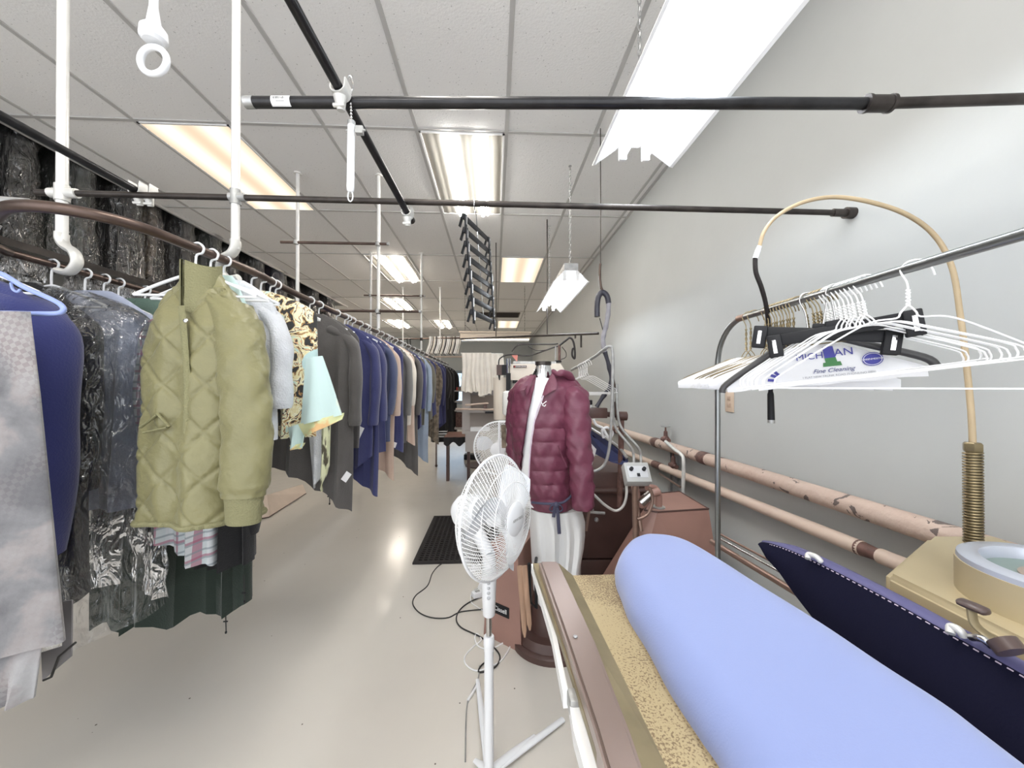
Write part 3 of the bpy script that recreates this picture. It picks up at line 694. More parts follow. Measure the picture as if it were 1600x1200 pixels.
for i, (R, yb, m, lab, sh) in enumerate(rows):
    y = ypos(R); zb = CZ + (PY(R, yb, y).z - CZ); Lg = (HANG - .02) - zb
    hem = None; L2 = Lg
    if sh == 'pt': L2 = Lg * .78; hem = point_hem(1, Lg * .26)
    if sh == 'fl': hem = lambda q: .05 * sin(q * 4)
    robe(y, lab, m, L=L2, w=.43, thick=min(.10, .03 + .035 * y / 2), hem=hem, seed=i * 3 + 1, sleeve=(i % 3 != 1), sl=min(.5, L2 * .55), name='terry_robe' if 'robe' in lab else ('coat' if 'coat' in lab else 'garment'), cat='robe' if 'robe' in lab else ('coat' if 'coat' in lab else 'garment'))
    hang(y, group='white hangers on the clothes rail')
    if i in (3, 6, 9, 12): hang(y + .05, group='white hangers on the clothes rail')
# --- extra pieces hanging lower inside the row (folded towels, tags)
M['tag_paper'] = mat('tag_paper', (.8, .8, .82), .6)
for (u, v, yy, w_, h_, a, lab) in ((560, 676, 2.28, .04, .075, 25, 'white paper tag on the first navy robe'), (541, 745, 2.0, .03, .05, 35, 'white paper tag below the charcoal robe'), (616, 695, 2.9, .03, .04, 20, 'white paper tag beside the beige robe')):
    c = PY(u, v, yy - .09); o = MB().box((0, 0, 0), (w_, .001, h_)).build('garment_tag', 'tag_paper', None, False); o.location = c; o.rotation_euler = (0, radians(a), 0); tag(o, lab, 'tag')
# drawcords with toggles
def cord(u, v0, v1, yy, lab, w=2):
    a = PY(u, v0, yy); b_ = PY(u + w, v1, yy); t = thing('drawcord', lab, 'cord', a)
    MB().tube([a, b_], .0014, 6).tube([a + Vector((.005, 0, 0)), b_ + Vector((.002, 0, 0))], .0012, 6).build('cord', 'ink', t)
    mid = a.lerp(b_, .68); MB().tube([mid - Vector((.009, 0, 0)), mid + Vector((.009, 0, 0))], .0032, 8).sphere(b_, .0045, 8, (1, 1, 1.5)).build('toggle', 'black', t)
cord(513, 752, 787, 2.05, 'black drawcord with toggle hanging under the striped towel')
cord(533, 735, 762, 2.25, 'black drawcord hanging below the charcoal robe, left of its neighbour')
cord(545, 728, 752, 2.3, 'black drawcord with cross toggle below the navy robe, rightmost of three')
cord(351, 935, 988, 1.74, 'black drawcord with toggle at the corner of the dark green coat')
cord(380, 898, 940, 1.70, 'black drawcord hanging from the black jacket hem above the floor')

# --- near pieces on rail one
# white-grey terry towel (short), behind the olive jacket
robe(1.35, 'short white and grey terry robe between the olive jacket and the floral wrap', 'white_terry', L=.56, w=.36, thick=.09, seed=41, sl=.3, name='terry_robe', cat='robe', slope=.11)
hang(1.35, label='white hanger holding the white terry robe')
robe(1.29, 'pale blue and yellow print top peeking out behind the olive jacket', 'pale_teal', L=.42, w=.25, thick=.04, seed=43, sleeve=False, name='print_top', cat='garment', slope=.14)
hang(1.29, label='white hanger just above the pale print top')
# floral wrap with pale corner panel, green-yellow hem
t = robe(1.50, 'floral brown, black and pale teal wrap with a yellow green hem', 'floral', L=.55, w=.50, thick=.08, seed=47, sleeve=False, name='floral_wrap', cat='wrap', slope=.10, hem=lambda q: .10 * max(0, -q) + .02, amp=.02)
hang(1.50, label='white hanger holding the floral wrap'); hang(1.62, label='white hanger just behind the floral wrap')
def panel(pts_px, y, t, name, m, th=.006, bulge=.02, n=10):
    """four-cornered hanging cloth panel (TL, TR, BR, BL as image directions at world depth y)"""
    P4 = [PY(u, v, y) for u, v in pts_px]
    a, b_, c_, d_ = P4; mb = MB()
    def f(off):
        def g(u, v):
            p = a.lerp(b_, u).lerp(d_.lerp(c_, u), v); return p + Vector((0, -bulge * sin(pi * u) * (.4 + .6 * v) + .012 * sin(u * 9 + v * 2) * v + off, 0))
        return g
    mb.grid(f(0), n, n); mb.grid(f(th), n, n)
    k = (n + 1); o2 = k * k
    ed = [i for i in range(k)] + [i * k + n for i in range(1, k)] + [n * k + i for i in range(n - 1, -1, -1)] + [i * k for i in range(n - 1, 0, -1)]
    mb.f += [(ed[i], ed[(i + 1) % len(ed)], ed[(i + 1) % len(ed)] + o2, ed[i] + o2) for i in range(len(ed))]; mb.m += [0] * len(ed)
    return mb.build(name, m, t)
panel([(478, 560), (503, 556), (536, 648), (467, 665)], 1.42, t, 'pale_panel', 'pale_teal')
panel([(466, 663), (537, 645), (536, 655), (474, 684)], 1.415, t, 'hem_band', 'hem_yellow', bulge=.018)
panel([(450, 668), (476, 660), (474, 700), (453, 700)], 1.44, t, 'lower_corner', 'pale_teal')
panel([(452, 696), (476, 692), (472, 701), (453, 702)], 1.435, t, 'hem_trim', 'hem_yellow', bulge=.018)
t = thing('beach_towel', 'pale grey towel with a striped leafy border, hanging below the floral wrap', 'towel', PY(500, 690, 1.8))
panel([(480, 640), (505, 640), (510, 735), (488, 765)], 1.86, t, 'towel', 'white_terry', .02)
panel([(503, 640), (514, 640), (514, 728), (500, 770)], 1.84, t, 'striped_border', 'terry_print', .02)
t = thing('trousers', 'plain dark navy trousers hanging behind the floral wrap on the outer rail', 'trousers', PY(450, 700, 2.3))
# dark navy block behind on the outer rail
robe(2.45, 'very dark navy coat on the outer rail, seen below the white terry robe', 'navy_dark', L=.86, w=.62, thick=.16, x=-1.62, seed=51, name='coat', cat='coat', sl=.7)
bpy.data.objects.remove(t)
hang(2.45, x=-1.60, label='white hanger on the outer rail holding the dark navy coat')
o = panel([(446, 705), (460, 700), (458, 720), (449, 732)], 2.28, None, 'brown_glove', 'mottled_brown'); tag(o, 'small brown pointed leather piece against the dark navy coat', 'glove')
# --- olive quilted jacket
OY = 1.235
t = thing('quilted_jacket', 'olive green diamond quilted jacket hanging at the front of the curved rail', 'jacket', (-.93, OY, HANG - .03))
oj = t
TRV = {}
def quilt(sc=22, depth=.0085):
    def d(x, z, c_, s_):
        if z > -.05: return 0, 0
        a = (x * 1.1 + z) * sc; b_ = (x * 1.1 - z) * sc
        h = min(abs(sin(a)), abs(sin(b_))); h = min(1, h * 3.0) ** .55
        return c_ * depth * h * .6, (1 if s_ > 0 else -1) * depth * h + .003 * sin(x * 45 + z * 25)
    return d
fn, nu, nv = gsurf(.33, .775, .12, neck=.05, slope=.30, flare=1.0, folds=2, amp=.012, seed=3, disp=quilt(), nu=220, nv=150)
b = MB().grid(fn, nu, nv, True); b.f.append(tuple(range(nu - 1, -1, -1))); b.m.append(0)
ob = b.data('body', 'olive'); o = bpy.data.objects.new('body', ob); C.objects.link(o); o.parent = t
# hem band
hb = MB(); bot = [fn(i / nu, 1) for i in range(0, nu, 2)]
hb.tube(bot, .009, 8, closed=True); o = bpy.data.objects.new('hem_band', hb.data('hem_band', 'olive_rib')); C.objects.link(o); o.parent = t
# stand collar
cm = MB(); 
def colf(r):
    def f(u, v):
        a = -pi * .62 + .15 + u * (2 * pi - .3); return Vector((cos(a) * (.048 + r), sin(a) * (.045 + r) - .01, -.10 + .12 * v - .035 * (1 if False else max(0, -sin(a))) * (1 - v) + .01 * sin(a * 2)))
    return f
cm.grid(colf(0), 30, 5); cm.grid(colf(.006), 30, 5)
k = 31; 
for j in (0, 5): cm.f += [(j * k + i, j * k + i + 1, j * k + i + 1 + 6 * k, j * k + i + 6 * k) for i in range(30)]; cm.m += [0] * 30
o = bpy.data.objects.new('collar', cm.data('collar', 'olive_rib')); C.objects.link(o); o.parent = t
# sleeves
for s in (1, -1):
    if s == 1: ctl = [(.07, -.0, -.08), (.125, -.03, -.17), (.165, -.06, -.34), (.185, -.075, -.52), (.178, -.08, -.69)]
    else: ctl = [(-.06, .04, -.10), (-.12, .07, -.2), (-.13, .08, -.36), (-.125, .08, -.55), (-.12, .08, -.70)]
    pts = catmull(ctl, 14); kk = len(pts); nn = 40
    sb = MB(); arc = 0; vs = []
    for i, p in enumerate(pts):
        if i: arc += (p - pts[i - 1]).length
        tt = i / (kk - 1); r = lerp(.072, .066, tt) * (1 if i < kk - 3 else .88)
        for j in range(nn):
            a = 2 * pi * j / nn; h = min(abs(sin(arc * 21 + a * 1.5)), abs(sin(arc * 21 - a * 1.5))); h = min(1, h * 3.0) ** .55
            wr = .003 * sin(a * 3 + arc * 55) * (1 if .25 < tt < .8 else .3)
            rr = r + .0085 * h + wr
            vs.append(p + Vector((cos(a) * rr * .95, sin(a) * rr * .62, -.02 * cos(a) * (s if i < 12 else 0))))
    sb.add(vs, [(i * nn + j, i * nn + (j + 1) % nn, (i + 1) * nn + (j + 1) % nn, (i + 1) * nn + j) for i in range(kk - 1) for j in range(nn)] + [tuple(range(nn - 1, -1, -1)), tuple((kk - 1) * nn + j for j in range(nn))])
    o = bpy.data.objects.new('sleeve', sb.data('sleeve', 'olive')); C.objects.link(o); o.parent = t
    e = pts[-1]; cf = MB().tube([e + Vector((0, 0, .01)), e - Vector((0, 0, .02)), e - Vector((0, 0, .075)), e - Vector((0, 0, .082))], [.056, .052, .05, .047], 24, flat=.66)
    c2 = bpy.data.objects.new('cuff', cf.data('cuff', 'olive_rib')); C.objects.link(c2); c2.parent = o
# front opening flap and pocket welts
def front(px, y): return PY(px[0], px[1], y) - Vector(t.location)
fl = MB(); path = [front(p, OY - .085) for p in ((283, 478), (288, 530), (292, 600), (291, 680), (290, 760), (292, 797))]
fl.tube(catmull(path, 5), .010, 8, flat=.5); o = bpy.data.objects.new('front_placket', fl.data('front_placket', 'olive_rib')); C.objects.link(o); o.parent = t
for q in (((219, 668), (246, 648)), ((225, 676), (262, 668)), ((246, 646), (265, 667))):
    w_ = MB().tube([front(p, OY - .088) for p in q], .006, 8, flat=.6); o = bpy.data.objects.new('pocket_welt', w_.data('pocket_welt', 'olive_rib')); C.objects.link(o); o.parent = t
MB().sphere(PY(290, 501, OY - .10), .007, 12, (1, .5, 1)).build('snap', 'chrome', t)
h = hang(OY, x=-.955, label='white flat hanger with a tall hook holding the olive quilted jacket', z=HANG + .0)

# --- outer rail near pieces
robe(1.22, 'navy blue blazer on a blue plastic hanger at the far left', 'navy_wool', L=.93, w=.47, thick=.15, x=-1.63, seed=61, sl=.72, name='blazer', cat='jacket', slope=.12, z=ZR - .10, folds=3, slr=.072)
t = thing('plastic_hanger', 'light blue plastic hanger at the left edge with the patterned cloth over its bar', 'hanger', (-1.62, 1.02, 1.70))
hm = MB(); R_ = PY(97, 479, 1.03); R_2 = PY(92, 489, 1.03); apex = PY(-12, 424, 1.03); Lx = PY(-130, 489, 1.03)
hm.tube(catmull([Lx, apex + Vector((-.1, 0, -.03)), apex, PY(40, 450, 1.03), PY(85, 470, 1.03), R_ + Vector((.003, 0, -.004)), R_2, PY(60, 490, 1.03), PY(0, 489, 1.03), Lx], 6), .0062, 10)
hm.build('frame', 'blue_plastic', t)
hm = MB().tube(catmull([PY(17, 442, 1.03), PY(20, 452, 1.03), PY(27, 456, 1.03), PY(32, 452, 1.03)], 5), .003, 8); hm.build('strap_notch', 'blue_plastic', t)
hm = MB().tube([apex, apex + Vector((0, .0, .09)), apex + Vector((.02, 0, .12))], .003, 8); hm.build('hook', 'steel', t)
# patterned long cloth folded over the bar
t = thing('patterned_dress', 'long grey and white faded houndstooth dress hanging at the left edge of the picture', 'dress', PY(0, 490, 1.03))
def drape(pts, y, m, name, t, nn=40, th=.03, amp=.012, fold=7, ph=0):
    TL, TR, BR, BL = [PY(u, v, y) for u, v in pts]; mb = MB()
    def f(u, v):
        a = 2 * pi * u; c_, s_ = cos(a), sin(a); q = (c_ + 1) / 2
        p = TL.lerp(TR, q).lerp(BL.lerp(BR, q), v)
        return p + Vector((0, s_ * th * (.3 + .7 * min(1, v * 4)) + amp * v * sin(q * fold + ph), 0))
    mb.grid(f, nn, 24, True); mb.f.append(tuple(range(nn - 1, -1, -1))); mb.m.append(0); mb.f.append(tuple(24 * nn + j for j in range(nn))); mb.m.append(0)
    return mb.build(name, m, t)
drape([(-180, 487), (48, 487), (96, 1005), (-150, 1040)], 1.0, 'houndstooth', 'skirt', t, th=.035, fold=9)
drape([(-150, 1000), (66, 1008), (46, 1095), (-150, 1130)], 1.0, 'houndstooth', 'pleated_underskirt', t, nn=80, th=.02, amp=.012, fold=40)
t = thing('clear_clip', 'clear plastic trouser clip poking out at the lower left beside the patterned dress', 'clip', PY(95, 1020, 1.05))
q = [PY(86, 1005, 1.1), PY(113, 940, 1.1), PY(113, 1022, 1.1), PY(78, 1050, 1.1), PY(64, 1040, 1.1)]
M['smoke'] = mat('grey_card', (.22, .21, .22), .4)
MB().prism([PY(97, 940, 1.1), PY(112, 938, 1.1), PY(111, 1026, 1.1), PY(66, 1064, 1.1), PY(64, 1020, 1.1), PY(97, 1010, 1.1)], (0, .004, 0)).build('plate', 'smoke', t, False)
MB().tube([PY(118, 1004, 1.08), PY(92, 1026, 1.08), PY(80, 1058, 1.08), PY(68, 1063, 1.08)], .003, 8).build('wire', 'ink', t)
# bagged group
robe(1.42, 'dark suit coat inside a clear bag beside the navy blazer', 'black_cloth', L=1.15, w=.42, thick=.12, x=-1.71, seed=63, sl=.6, name='suit_coat', cat='coat', slope=.13)
robe(1.53, 'light blue shirt inside the clear bag, left of the olive jacket', 'pale_blue', L=.84, w=.46, thick=.10, x=-1.57, seed=65, sl=.55, name='shirt', cat='shirt', slope=.15)
robe(1.66, 'grey green jacket whose shoulder shows behind the olive jacket', 'mid_green', L=.80, w=.50, thick=.12, x=-1.50, seed=67, sl=.5, name='jacket', cat='jacket', slope=.16)
for i, (yy, xx) in enumerate(((1.22, -1.6), (1.42, -1.6), (1.53, -1.6), (1.60, -1.6), (1.66, -1.6), (1.78, -1.6), (1.90, -1.6))):
    h = hang(yy, x=xx, group='white hangers on the near end of the outer rail'); h['label'] = 'white hanger hooked on the near end of the outer rail above the bagged clothes'
def bag(x, y, z0, L, w, th, label, seed, m='film', group=None, rz=0):
    t = thing('garment_bag', label, 'plastic bag', (x, y, z0), group)
    fn, nu, nv = gsurf(w, L, th, neck=.05, slope=.13, flare=1.04, folds=6, amp=.012, seed=seed, nu=90, nv=70,
        disp=lambda x_, z_, c_, s_: (.004 * sin(z_ * 50 + c_ * 6), .009 * noise.noise((x_ * 16, z_ * 12, seed)) + .005 * sin(z_ * 23 + x_ * 40 + seed)))
    b = MB().grid(fn, nu, nv, True); o = bpy.data.objects.new('film', b.data('film', m)); C.objects.link(o); o.parent = t; t.rotation_euler = (0, 0, rz); return t
bag(-1.585, 1.46, ZR - .08, 1.22, .56, .30, 'clear plastic garment bag over the dark coat and light blue shirt', 71)
# dark green long coat, plaid shirt, black jacket low behind the olive jacket
robe(1.80, 'long dark green coat with gathered hem and drawcord, hanging low behind the olive jacket', 'dark_green', L=1.42, w=.72, thick=.14, x=-1.48, seed=73, sl=.6, name='coat', cat='coat', hem=lambda q: -.04 * q + .02 * sin(q * 11), folds=9)
robe(1.56, 'plaid shirt with white and pink checks showing beneath the olive jacket', 'plaid_white', L=1.01, w=.22, thick=.10, x=-1.24, seed=75, sl=.45, name='plaid_shirt', cat='shirt', hem=lambda q: .08 * q + .0)
robe(1.66, 'black jacket with a hanging sleeve just right of the plaid shirt', 'black_cloth', L=1.12, w=.22, thick=.12, x=-1.15, seed=77, sl=.86, name='jacket', cat='jacket', slr=.045)
hang(1.56, label='white hanger holding the plaid shirt, next behind the olive jacket'); hang(1.66, label='white hanger holding the black jacket under the rail')
# ---------------------------------------------------------------- bagged garments on the high conveyor at the left
t = thing('ceiling_conveyor', 'dark overhead garment conveyor rail along the far left', 'conveyor', (-3.45, 4, 3.35))
MB().tube([(-3.45, .6, 3.38), (-3.45, 8.1, 3.38)], .02, 10).box2((-3.50, .6, 3.42), (-3.40, 8.1, 3.48)).build('rail', 'dark_pipe', t)
for k in range(5): MB().tube([(-3.45, .9 + 1.6 * k, 3.48), (-3.45, .9 + 1.6 * k, 4.2)], .01, 8).build('hanger_rod', 'dark_pipe', t)
cols = ['grey_terry', 'black_cloth', 'mottled_brown', 'dark_green', 'charcoal', 'black_knit', 'white_terry', 'navy_dark', 'olive_grey']
words_ = {'grey_terry': 'grey', 'black_cloth': 'black', 'mottled_brown': 'brown', 'dark_green': 'dark green', 'charcoal': 'charcoal', 'black_knit': 'dark', 'white_terry': 'pale', 'navy_dark': 'navy', 'olive_grey': 'olive'}
bagsy = [1.55, 1.95, 2.35, 2.75, 3.1, 3.45, 3.75, 4.1, 4.45, 4.85, 5.3, 5.8, 6.35, 6.95, 7.5]
seq = ['white_terry', 'charcoal', 'black_knit', 'black_cloth', 'dark_green', 'black_cloth', 'mottled_brown', 'black_cloth', 'dark_green', 'black_cloth', 'black_knit', 'navy_dark', 'black_cloth', 'charcoal', 'black_cloth']
first = {}
ordn = ['nearest', 'second', 'third', 'fourth', 'fifth', 'sixth', 'seventh', 'eighth', 'ninth', 'tenth', 'eleventh', 'twelfth', 'thirteenth', 'fourteenth', 'farthest']
for i, (yy, mm) in enumerate(zip(bagsy, seq)):
    Lb = [.95, 1.0, 1.05, 1.1, .95, 1.05, .92, 1.0][i % 8]
    x = -3.47 + .04 * ((i * 7) % 3 - 1)
    g_ = robe(yy, '%s garment inside the %s clear bag of the high conveyor row' % (words_[mm], ordn[i]), mm, L=Lb - .1, w=.36, thick=.12, x=x, seed=90 + i, z=3.30, name='bagged_garment', cat='garment', sl=.5, group='bagged garments on the high conveyor')
    bfn, bnu, bnv = gsurf(.52, Lb + .05, .27, neck=.05, slope=.13, flare=1.04, folds=6, amp=.012, seed=120 + i, nu=72, nv=48, disp=lambda x_, z_, c_, s_: (.004 * sin(z_ * 50 + c_ * 6), .012 * noise.noise((x_ * 14, z_ * 9, i)) + .006 * sin(z_ * 23 + x_ * 40 + i)))
    bo = bpy.data.objects.new('plastic_cover', MB().grid(bfn, bnu, bnv, True).data('plastic_cover', 'film_thick')); C.objects.link(bo); bo.parent = g_; bo.location = (0, 0, .02)
# ================================================================ right side: press, rack, hoses, pipes
FH = Vector((sin(radians(YAW)), cos(radians(YAW)), 0))
def PC(lat, d, z): return _rt * lat + FH * d + Vector((0, 0, z))
M['pad_blue'] = mat('light_blue_pad', (.225, .275, .50), .8, sheen=.3, bump=.06, bscale=300, spec=.25)
M['navy_pad'] = mat('dark_navy_cloth', (.007, .007, .02), .8, bump=.1, bscale=250, spec=.1)
M['purple_rim'] = mat('purple_vinyl', (.095, .09, .20), .5, spec=.4)
M['stitch'] = mat('pale_stitch', (.6, .5, .6), .8)
M['beige_metal'] = mat('beige_metal', (.46, .38, .235), .45, var=.08, vscale=5)
M['pinkbrown'] = mat('pink_brown_paint', (.33, .185, .15), .45, var=.12, vscale=4, spec=.5)
M['brown_paint'] = mat('dark_brown_paint', (.095, .05, .042), .45, var=.3, vscale=5)
M['copper'] = mat('brown_rail_metal', (.30, .20, .16), .35, .6, var=.25, vscale=8)
M['tan_hose'] = mat('tan_hose', (.48, .37, .23), .5, var=.15, vscale=10)
M['brass_spring'] = mat('bronze_spring', (.30, .24, .14), .35, .8, var=.2, vscale=30)
def speckled(name, a, b_, sc, lo, hi, rough=.35, metal=.4, vary=True):
    m = mat(name, a, rough, metal); nt = m.node_tree; N = nt.nodes; L = nt.links; b = N['Principled BSDF']; tc = N['Texture Coordinate']
    n = N.new('ShaderNodeTexNoise'); n.inputs['Scale'].default_value = sc; n.inputs['Detail'].default_value = 3; L.new(tc.outputs['Object'], n.inputs['Vector'])
    n2 = N.new('ShaderNodeTexNoise'); n2.inputs['Scale'].default_value = 6; L.new(tc.outputs['Object'], n2.inputs['Vector'])
    ad = N.new('ShaderNodeMath'); ad.operation = 'MULTIPLY_ADD'; L.new(n2.outputs[0], ad.inputs[0]); ad.inputs[1].default_value = .7; L.new(n.outputs[0], ad.inputs[2])
    r = N.new('ShaderNodeValToRGB'); r.color_ramp.elements[0].position = lo; r.color_ramp.elements[1].position = hi
    r.color_ramp.elements[0].color = (*a, 1); r.color_ramp.elements[1].color = (*b_, 1)
    L.new(ad.outputs[0], r.inputs[0]); L.new(r.outputs[0], b.inputs['Base Color']); return m
M['gold_plate'] = speckled('gold_speckled_plate', (.42, .33, .185), (.19, .13, .07), 260, .84, .95, .4, .3)
M['brown_bar'] = speckled('worn_brown_bar', (.25, .185, .16), (.50, .40, .24), 240, 1.01, 1.05, .3, .5)
M['olive_groove'] = mat('dull_gold_edge', (.26, .21, .12), .45, .3, var=.25, vscale=12)

# ---- press with light blue buck
t = thing('utility_press', 'laundry press with a long light blue padded board and gold speckled table', 'press', PC(.45, .7, 0)); press = t
ZB = .95
oL = [PZ(*p, ZB) for p in ((1230, 1300), (1127, 1132), (1095, 1090), (1045, 1023), (1010, 965), (982, 925), (970, 897), (961, 875))]
oN = [PZ(*p, ZB) for p in ((962, 862), (970, 848), (985, 835), (1007, 828), (1028, 828))]
oR = [PZ(*p, ZB) for p in ((1050, 830), (1075, 836), (1100, 847), (1150, 875), (1200, 905), (1300, 962), (1400, 1025), (1500, 1085), (1565, 1132), (1720, 1245), (1800, 1300))]
outl = catmull(oL + oN + oR, 5)
cl = lambda p: p
near_c = (oL[0] + oR[-1]) / 2; far_c = (oN[2] + oR[2] + oL[5]) / 3
def spine(p):
    ab = far_c - near_c; s = max(0, min(1, (p - near_c).dot(ab) / ab.dot(ab))); return near_c + ab * s
mb = MB(); K = 12; n = len(outl)
prof = [(1 - (k / K) ** 2.6) for k in range(K + 1)]
for k in range(K + 1):
    f = k / K
    for p in outl:
        s = spine(p); q = s + (p - s) * (f ** .8 if f else 0); mb.v.append((q.x, q.y, ZB + .012 - .055 * (f ** 5)))
for k in range(K):
    mb.f += [(k * n + i, k * n + i + 1, (k + 1) * n + i + 1, (k + 1) * n + i) for i in range(n - 1)]; mb.m += [0] * (n - 1)
for k2, (ff, dz) in enumerate(((.985, -.075), (.95, -.09))):
    for p in outl:
        s = spine(p); q = s + (p - s) * ff; mb.v.append((q.x, q.y, ZB + dz))
    k = K + k2; mb.f += [(k * n + i, k * n + i + 1, (k + 1) * n + i + 1, (k + 1) * n + i) for i in range(n - 1)]; mb.m += [0] * (n - 1)
mb.f.append(tuple((K + 2) * n + i for i in range(n))); mb.m.append(0)
mb.build('padded_board', 'pad_blue', t)
# gold plate (top + folded left groove)
zt = .885
pl = [PZ(895, 899, zt), PZ(975, 897, zt), PZ(1175, 1200, zt), PZ(1240, 1300, zt), PZ(1110, 1300, zt), PZ(1042, 1200, zt), PZ(975, 1060, zt)]
mb = MB().prism(pl, (0, 0, -.012)); o = mb.build('table_plate', 'gold_plate', t, False)
for u, v in ((977, 930), (1041, 1022), (1112, 1121)):
    c = PZ(u, v, zt); MB().lathe([(.005, 0), (.0045, .0025), (.0, .0034)], c, (0, 0, 1), 16).build('screw', 'galv', o)
gl_ = [PZ(873, 880, .895), PZ(895, 899, zt), PZ(975, 1060, zt), PZ(1042, 1200, zt), PZ(1110, 1300, zt), PZ(1030, 1300, .895), PZ(978, 1150, .895), PZ(930, 1010, .895)]
MB().prism(gl_, (0, 0, -.02)).build('table_edge', 'olive_groove', t, False)
br = [PZ(842, 876, .925), PZ(872, 876, .925), PZ(930, 1000, .925), PZ(985, 1140, .925), PZ(1040, 1300, .925), PZ(975, 1300, .925), PZ(930, 1140, .925), PZ(885, 1000, .925)]
bm = bmesh.new(); vs = [bm.verts.new(p) for p in br]; f = bm.faces.new(vs); r = bmesh.ops.extrude_face_region(bm, geom=[f]); 
for v_ in [g_ for g_ in r['geom'] if isinstance(g_, bmesh.types.BMVert)]: v_.co.z -= .04
bmesh.ops.recalc_face_normals(bm, faces=bm.faces[:]); bmesh.ops.bevel(bm, geom=[e for e in bm.edges if abs(e.verts[0].co.z - .925) < .001 and abs(e.verts[1].co.z - .925) < .001], offset=.006, segments=3, affect='EDGES')
mb = MB(); bm.verts.index_update(); mb.add([v_.co.copy() for v_ in bm.verts], [[v_.index for v_ in f.verts] for f in bm.faces]); bm.free()
o = mb.build('front_bar', 'brown_bar', t)
MB().lathe([(.0042, 0), (.0038, .0015), (0, .002)], PZ(899, 995, .926), (0, 0, 1), 16).build('screw', 'galv', o)
MB().prism([PZ(833, 880, .90), PZ(842, 880, .90), PZ(885, 1000, .90), PZ(930, 1140, .90), PZ(985, 1300, .90), PZ(970, 1300, .90), PZ(921, 1140, .90), PZ(876, 1000, .90)], (0, 0, -.015)).build('gold_lip', 'olive_groove', t, False)
MB().prism([PZ(830, 881, .88), PZ(838, 880, .88), PZ(868, 985, .88), PZ(889, 1083, .88), PZ(880, 1084, .88), PZ(862, 990, .88)], (0, 0, -.025)).prism([PZ(887, 1080, .88), PZ(899, 1085, .88), PZ(916, 1140, .88), PZ(960, 1300, .88), PZ(940, 1300, .88), PZ(896, 1140, .88)], (0, 0, -.025)).build('white_rail', 'enamel', t, False)
MB().box(PZ(897, 1098, .875), (.02, .03, .03), bev=.005).build('latch', 'clamp', t)
# press body under the table
a = PC(.24, .35, 0)
mb = MB(); R_ = Matrix((_rt, FH, Vector((0, 0, 1)))).transposed()
mb.box(PC(.46, .30, .44), (.40, .90, .86), R_, bev=.01); mb.box(PC(.46, .30, .02), (.5, 1.0, .04), R_, bev=.008); mb.build('body', 'brown_paint', t)
# brown frame rails behind the board
for (u0, v0, u1, v1, z, r, mm) in ((1112, 846, 1400, 1020, .80, .010, 'copper'), (1119, 838, 1420, 1005, .82, .004, 'steel'), (1122, 833, 1430, 996, .83, .004, 'copper')):
    MB().tube([PZ(u0, v0, z), PZ(u1, v1, z)], r, 10).build('frame_rail', mm, t)
# ---- upright navy pad
t = thing('padded_press_head', 'navy blue padded press head with a purple stitched rim, standing open on its edge', 'press head', PC(.74, .7, .95))
dist = [1.005, .985, .95, .90, .84, .77, .70, .62, .54, .46, .36, .25]
lat = [.672, .684, .700, .712, .722, .730, .734, .736, .737, .737, .737, .737]
ztop = [.978, .983, .985, .986, .986, .985, .985, .984, .984, .984, .984, .984]
zbot = [.968, .945, .925, .895, .868, .84, .815, .80, .79, .79, .79, .79]
def hs(i, q, w):  # q 0 top ..1 bottom ; w depth behind the face
    l = lat[i] - .060 * q * (ztop[i] - zbot[i]) / .19; z = lerp(ztop[i], zbot[i], q); bul = -.006 * sin(pi * min(1, max(0, q)))
    return PC(l + w + (bul if w == 0 else 0), dist[i] + (.012 if i == 0 and w > 0 else 0), z)
mb = MB(); nq = 8; rows_ = len(dist)
sec = lambda i: [hs(i, q / nq, 0) for q in range(nq + 1)] + [hs(i, 1, .03), hs(i, 0, .03) - Vector((0, 0, .004))]
vs = []; ns = nq + 3
for i in range(rows_): vs += sec(i)
fs = [(i * ns + j, i * ns + (j + 1) % ns, (i + 1) * ns + (j + 1) % ns, (i + 1) * ns + j) for i in range(rows_ - 1) for j in range(ns)] + [tuple(range(ns))[::-1], tuple((rows_ - 1) * ns + j for j in range(ns))]
mb.add(vs, fs).build('pad', 'navy_pad', t)
mb = MB(); rim = []
for i in range(rows_): rim.append(hs(i, 0, .016) + Vector((0, 0, -.004)))
rr = catmull(rim, 4)
vs = []; prof = [(-.018, -.004), (-.016, .004), (-.010, .009), (.0, .0115), (.010, .0105), (.018, .006), (.020, -.004), (.018, -.016), (-.016, -.016)]
k = len(prof)
for i, p in enumerate(rr):
    s_ = .35 + .65 * min(1, i / 8)
    for (a, b_) in prof: vs.append(p + _rt * a * s_ + Vector((0, 0, b_ * s_)))
fs = [(i * k + j, i * k + (j + 1) % k, (i + 1) * k + (j + 1) % k, (i + 1) * k + j) for i in range(len(rr) - 1) for j in range(k)] + [tuple(range(k))[::-1], tuple((len(rr) - 1) * k + j for j in range(k))]
rimo = mb.add(vs, fs).build('rim', 'purple_rim', t)
st = catmull([p - _rt * .0175 + Vector((0, 0, .0015)) for p in rim[1:]], 12); mb = MB()
for i in range(0, len(st) - 1, 2): mb.tube([st[i], st[i + 1]], .0011, 5)
mb.build('stitching', 'stitch', rimo)
for (u, v) in ((1262, 873), (1485, 990)):
    c = PZ(u, v, .992); c2 = PZ(u + 22, v + 6, .992)
    MB().tube(catmull([c, c + Vector((.006, .004, .008)), c.lerp(c2, .6) + Vector((0, 0, .01)), c2], 5), [.006] * 15 + [.004], 10).build('tie', 'clamp_white', t)
